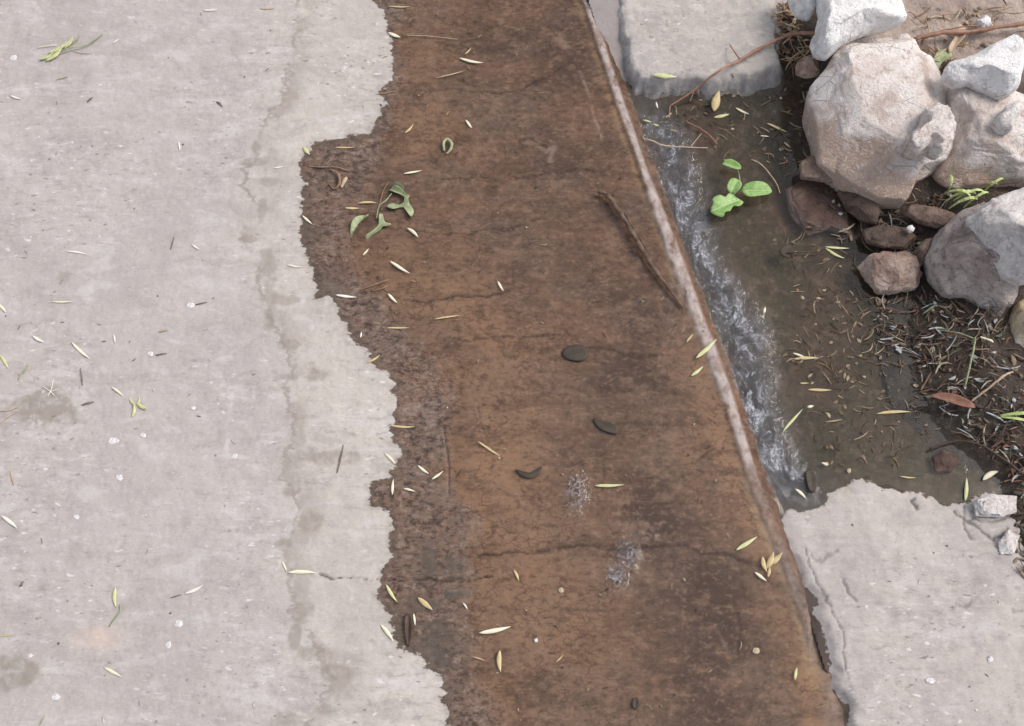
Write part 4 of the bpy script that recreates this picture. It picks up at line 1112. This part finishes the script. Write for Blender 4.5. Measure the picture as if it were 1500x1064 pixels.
blades('grass_tuft', 'light green grass clippings between the boulders at right', [(1375,290,1420,300,5,.02), (1382,298,1428,294,5,.02), (1388,308,1430,300,5,.016), (1395,296,1440,292,4,.02), (1384,262,1386,286,4,.012),
    (1438,284,1466,270,4,.016), (1448,256,1462,270,3,.012), (1436,278,1456,280,3,.012), (1410,306,1444,290,4,.018)], M_GRASS)
blades('grass_clipping', 'pale green folded grass blades at right edge above the slab', [(1464,610,1520,608,5,.008), (1464,612,1515,622,4,.006)], M_GRASS)
blades('grass_clipping', 'single grey green blade bridging the straw at right', [(1350,462,1372,448,3,.008)], M_SAGE)

# ------------------------------------------------------------------ twigs
twig('red_twig', [[(981,158,.004,1.2),(1010,143,.012,1.9),(1050,116,.020,2.3),(1080,95,.008,2.6),(1112,76,.006,2.8),(1150,70,.030,3.0),(1195,67,.030,3.0)],
    [(981,158,.004,1.2),(980,167,.002,1.0)], [(1082,94,.010,1.6),(1074,84,.012,1.3),(1068,68,.004,.8)], [(1020,137,.01,.9),(1024,146,.004,.5)], [(1150,70,.028,1.2),(1156,80,.02,.8),(1165,88,.012,.5)]],
    M_TWIG, 'long forked reddish twig across the kerb corner into the pool', seed=4)
twig('red_twig', [[(1335,66,.012,3.2),(1370,60,.016,3.6),(1420,56,.014,3.6),(1470,48,.014,3.4),(1525,38,.014,3.2)], [(1340,60,.01,1.2),(1400,52,.02,1.2),(1440,46,.014,1.0)]],
    M_TWIG, 'thick red brown twig on the soil, running off the right edge', seed=5)
twig('red_twig', [[(1003,180,.002,1.6),(1024,192,.004,2.0),(1040,204,.004,1.9),(1050,214,.002,1.3)]], M_RLEAF, 'short dark red twig at the head of the tumbling water', seed=6)
twig('pale_twig', [[(942,205,.002,1.0),(955,209,.004,1.3),(972,216,.004,1.2),(1010,218,.003,.9),(1036,218,.002,.6)], [(1012,216,.003,.8),(1022,204,.004,.7),(1028,196,.002,.5)]], M_PTWIG, 'thin pale twig across the head of the tumbling water', seed=7)
M_BSTICK = mat_plant('bark_stick', (.075, .043, .028), (.17, .11, .075), (.02, .013, .01))
twig('dark_stick', [[(876,284,.004,3.0),(890,292,.006,4.0),(905,313,.006,4.4),(922,340,.006,4.4),(940,370,.005,4.2),(958,398,.004,3.6),(978,424,.003,2.8),(1000,452,.002,1.5)],
    [(890,292,.005,.9),(908,305,.006,1.0),(922,330,.007,1.2),(945,366,.006,1.0)]], M_BSTICK, 'long dark bent stick lying along the channel near the lip', 'stick', seed=8, lumpy=.3)
twig('pale_twig', [[(1100,235,.002,.7),(1115,244,.004,.8),(1135,268,.003,.8),(1142,284,.002,.6)]], M_PTWIG, 'thin curved twig between the green leaves and flat stones', seed=9)
twig('pale_twig', [[(1420,590,.004,1.4),(1440,575,.008,1.6),(1465,555,.01,1.8),(1480,548,.008,1.2)]], M_PTWIG, 'pale straight twig sloping up at right, below the ochre stone', seed=10)
twig('pale_twig', [[(1412,568,.004,1.2),(1416,540,.01,1.5),(1422,510,.012,1.5),(1424,498,.01,1.1)], [(1422,500,.01,.9),(1400,492,.01,.9),(1370,486,.006,.8)]], M_SAGE, 'grey green forked stem standing in the straw at right', 'stem', seed=11)
twig('pale_twig', [[(1432,497,.008,1.2),(1446,502,.008,1.6),(1452,504,.006,1.0)]], M_CREAM, 'cream stub of straw left of the ochre stone', 'straw', seed=12)
twig('dark_stick', [[(1152,372,.002,.9),(1165,372,.004,1.2),(1185,372,.004,1.3),(1215,370,.002,.8)], [(1160,374,.003,.9),(1162,384,.002,.7),(1166,394,.0,.5)]], M_DTWIG, 'dark twig sticking out of the pool left of the lime husks', 'stick', seed=13)
twig('dark_stick', [[(1130,205,.002,.7),(1150,185,.004,.8),(1175,168,.004,.7),(1195,160,.002,.5)]], M_DTWIG, 'thin dark twig beside the left side of the biggest boulder', 'stick', seed=14)
twig('dark_stick', [[(1360,660,.004,1.6),(1400,648,.006,1.6),(1440,660,.01,2.0),(1500,700,.006,1.6)]], M_DTWIG, 'dark bent stick on the bank at the right edge above the slab', 'stick', seed=15)
twig('brown_straw', [[(528,426,.001,.8),(545,420,.003,1.0),(570,411,.002,.8)], [(545,427,.001,.7),(560,424,.002,1.0),(568,419,.001,.6)]], M_BLEAF, 'reddish brown straw pair above a crack in the channel', 'straw', seed=16)
twig('thin_straw', [[(596,52,.0,.4),(630,54,.001,.5),(670,58,.0,.4)]], M_PTWIG, 'very thin straw near the top of the channel', 'straw', seed=17)

# ------------------------------------------------------------------ tangled straw nobody could count
def litter(name, polys, n, mat, lmin, lmax, rmin, rmax, lift, seed, label, bias=None):
    rnd = random.Random(seed)
    bm = bmesh.new()
    tot = sum(w for _, w in polys)
    for pg, w in polys:
        P = np.array(pg, float)
        lo = P.min(0); hi = P.max(0)
        k = 0; want = int(n * w / tot); tries = 0
        while k < want and tries < want * 30:
            tries += 1
            u = rnd.uniform(lo[0], hi[0]); v = rnd.uniform(lo[1], hi[1])
            if not inside(np.array([u]), np.array([v]), P)[0]: continue
            k += 1
            c = pos(u, v)
            L = rnd.uniform(lmin, lmax); a = rnd.gauss(0, .9) if rnd.random() < .6 else rnd.uniform(0, math.pi)
            d = Vector((math.cos(a), math.sin(a), 0)); nrm = Vector((-d.y, d.x, 0))
            bend = rnd.gauss(0, .09); kink = rnd.gauss(0, .13); li = rnd.uniform(.0, lift); tl = rnd.uniform(-.25, .25)
            r = rnd.uniform(rmin, rmax)
            pts = []
            for q in range(5):
                t = q / 4 - .5
                pts.append(c + d * t * L + nrm * (bend * L * (t * t * 4 - .5) + kink * L * abs(t - .1)) + Vector((0, 0, r + li + tl * t * L * (1 if lift > .004 else .15))))
            if rnd.random() < .42:
                pts = [c + (p - c) * .45 for p in pts]; tube_mb(bm, pts, [r * .6, r * 2.4, r * 3.0, r * 2.0, r * .3], 6, .25)
            else: tube_mb(bm, pts, [r * .5, r, r * 1.1, r, r * .4], 5)
    me = bpy.data.meshes.new(name); bm.to_mesh(me); bm.free()
    o = link(name, me, mat)
    return tag(o, label, 'straw', None, 'stuff')

def mat_litter(name, cols):
    t = NT(name)
    i = t.island()
    rp = t.n.new('ShaderNodeValToRGB'); rp.color_ramp.interpolation = 'CONSTANT'
    el = rp.color_ramp.elements
    el[0].color = (*cols[0], 1); el[1].position = 1 / len(cols); el[1].color = (*cols[1], 1)
    for k in range(2, len(cols)):
        e = el.new(k / len(cols)); e.color = (*cols[k], 1)
    t.put(rp.inputs[0], i)
    c = t.mix(t.step(t.noise(150, 3), .4, .65, 0, .5), rp.outputs[0], (.06, .045, .032))
    return t.bsdf(c, .7, spec=.3)
ML1 = mat_litter('wet_straw', [(.12, .08, .05), (.20, .14, .095), (.05, .035, .025), (.28, .20, .135), (.09, .06, .045), (.38, .30, .20), (.04, .028, .02)])
ML2 = mat_litter('dry_straw', [(.30, .19, .10), (.42, .30, .17), (.20, .11, .065), (.52, .42, .28), (.16, .10, .06), (.34, .18, .10)])
ML3 = mat_litter('bank_straw', [(.10, .065, .045), (.20, .145, .10), (.065, .042, .030), (.36, .32, .25), (.095, .105, .075), (.05, .034, .027), (.24, .16, .11), (.16, .075, .05), (.075, .06, .05), (.12, .085, .06), (.42, .43, .43)])  # last, bluish white tone paints wet glints onto some strands
litter('wet_straw', [([(1165,415),(1245,425),(1330,430),(1335,500),(1345,540),(1290,560),(1180,560),(1150,520),(1175,470)], 5), ([(1170,555),(1345,550),(1380,640),(1300,690),(1200,680),(1175,620)], 2.4), ([(1120,140),(1190,110),(1195,230),(1160,260),(1100,230)], 1.8), ([(950,140),(1060,120),(1100,150),(1070,230),(980,200)], 1.5), ([(1120,330),(1240,330),(1260,420),(1160,410)], .8)],
    520, ML1, .005, .026, .0004, .0011, .002, 3, 'brown straw bits floating in tangles on the pool')
litter('bank_straw', [([(1335,440),(1400,430),(1475,470),(1500,540),(1520,700),(1480,690),(1400,635),(1360,585),(1335,520)], 6), ([(1290,430),(1400,430),(1400,560),(1330,540),(1270,490)], 1.6), ([(1200,225),(1260,270),(1330,330),(1340,375),(1250,370),(1215,330)], .9), ([(1480,690),(1520,690),(1520,860),(1488,840)], 1.2), ([(1250,300),(1350,330),(1360,372),(1300,372),(1255,340)], 1), ([(1300,280),(1400,280),(1370,330),(1300,310)], .6)],
    900, ML3, .004, .036, .0004, .0015, .007, 4, 'mixed dark and pale straw with painted wet glints, matted on the bank below the boulders')
litter('dry_straw', [([(1140,10),(1170,20),(1195,60),(1190,110),(1150,100),(1142,60)], 4), ([(1335,20),(1420,10),(1500,0),(1500,60),(1400,75),(1345,75)], 1.6), ([(1345,72),(1400,75),(1385,110),(1350,100)], 1.2)],
    190, ML2, .012, .045, .0006, .0014, .012, 5, 'dry reddish straw caught between kerb block and white stones')
litter('fine_straw', [([(570,20),(850,20),(900,200),(960,420),(1040,640),(1080,800),(1120,1040),(720,1040),(660,700),(560,420),(460,300),(540,220)], 5)],
    150, ML1, .004, .012, .00035, .0007, .0004, 6, 'fine straw crumbs scattered over the wet channel bed')
litter('fine_straw', [([(0,0),(430,0),(400,180),(360,330),(390,480),(420,1064),(0,1064)], 5), ([(1240,760),(1470,790),(1500,1064),(1290,1064)], 1)],
    120, mat_litter('dry_crumb', [(.30, .25, .22), (.55, .50, .46), (.18, .14, .12), (.62, .58, .52)]), .003, .010, .0003, .0007, .0004, 9, 'fine pale crumbs scattered over the dry concrete')
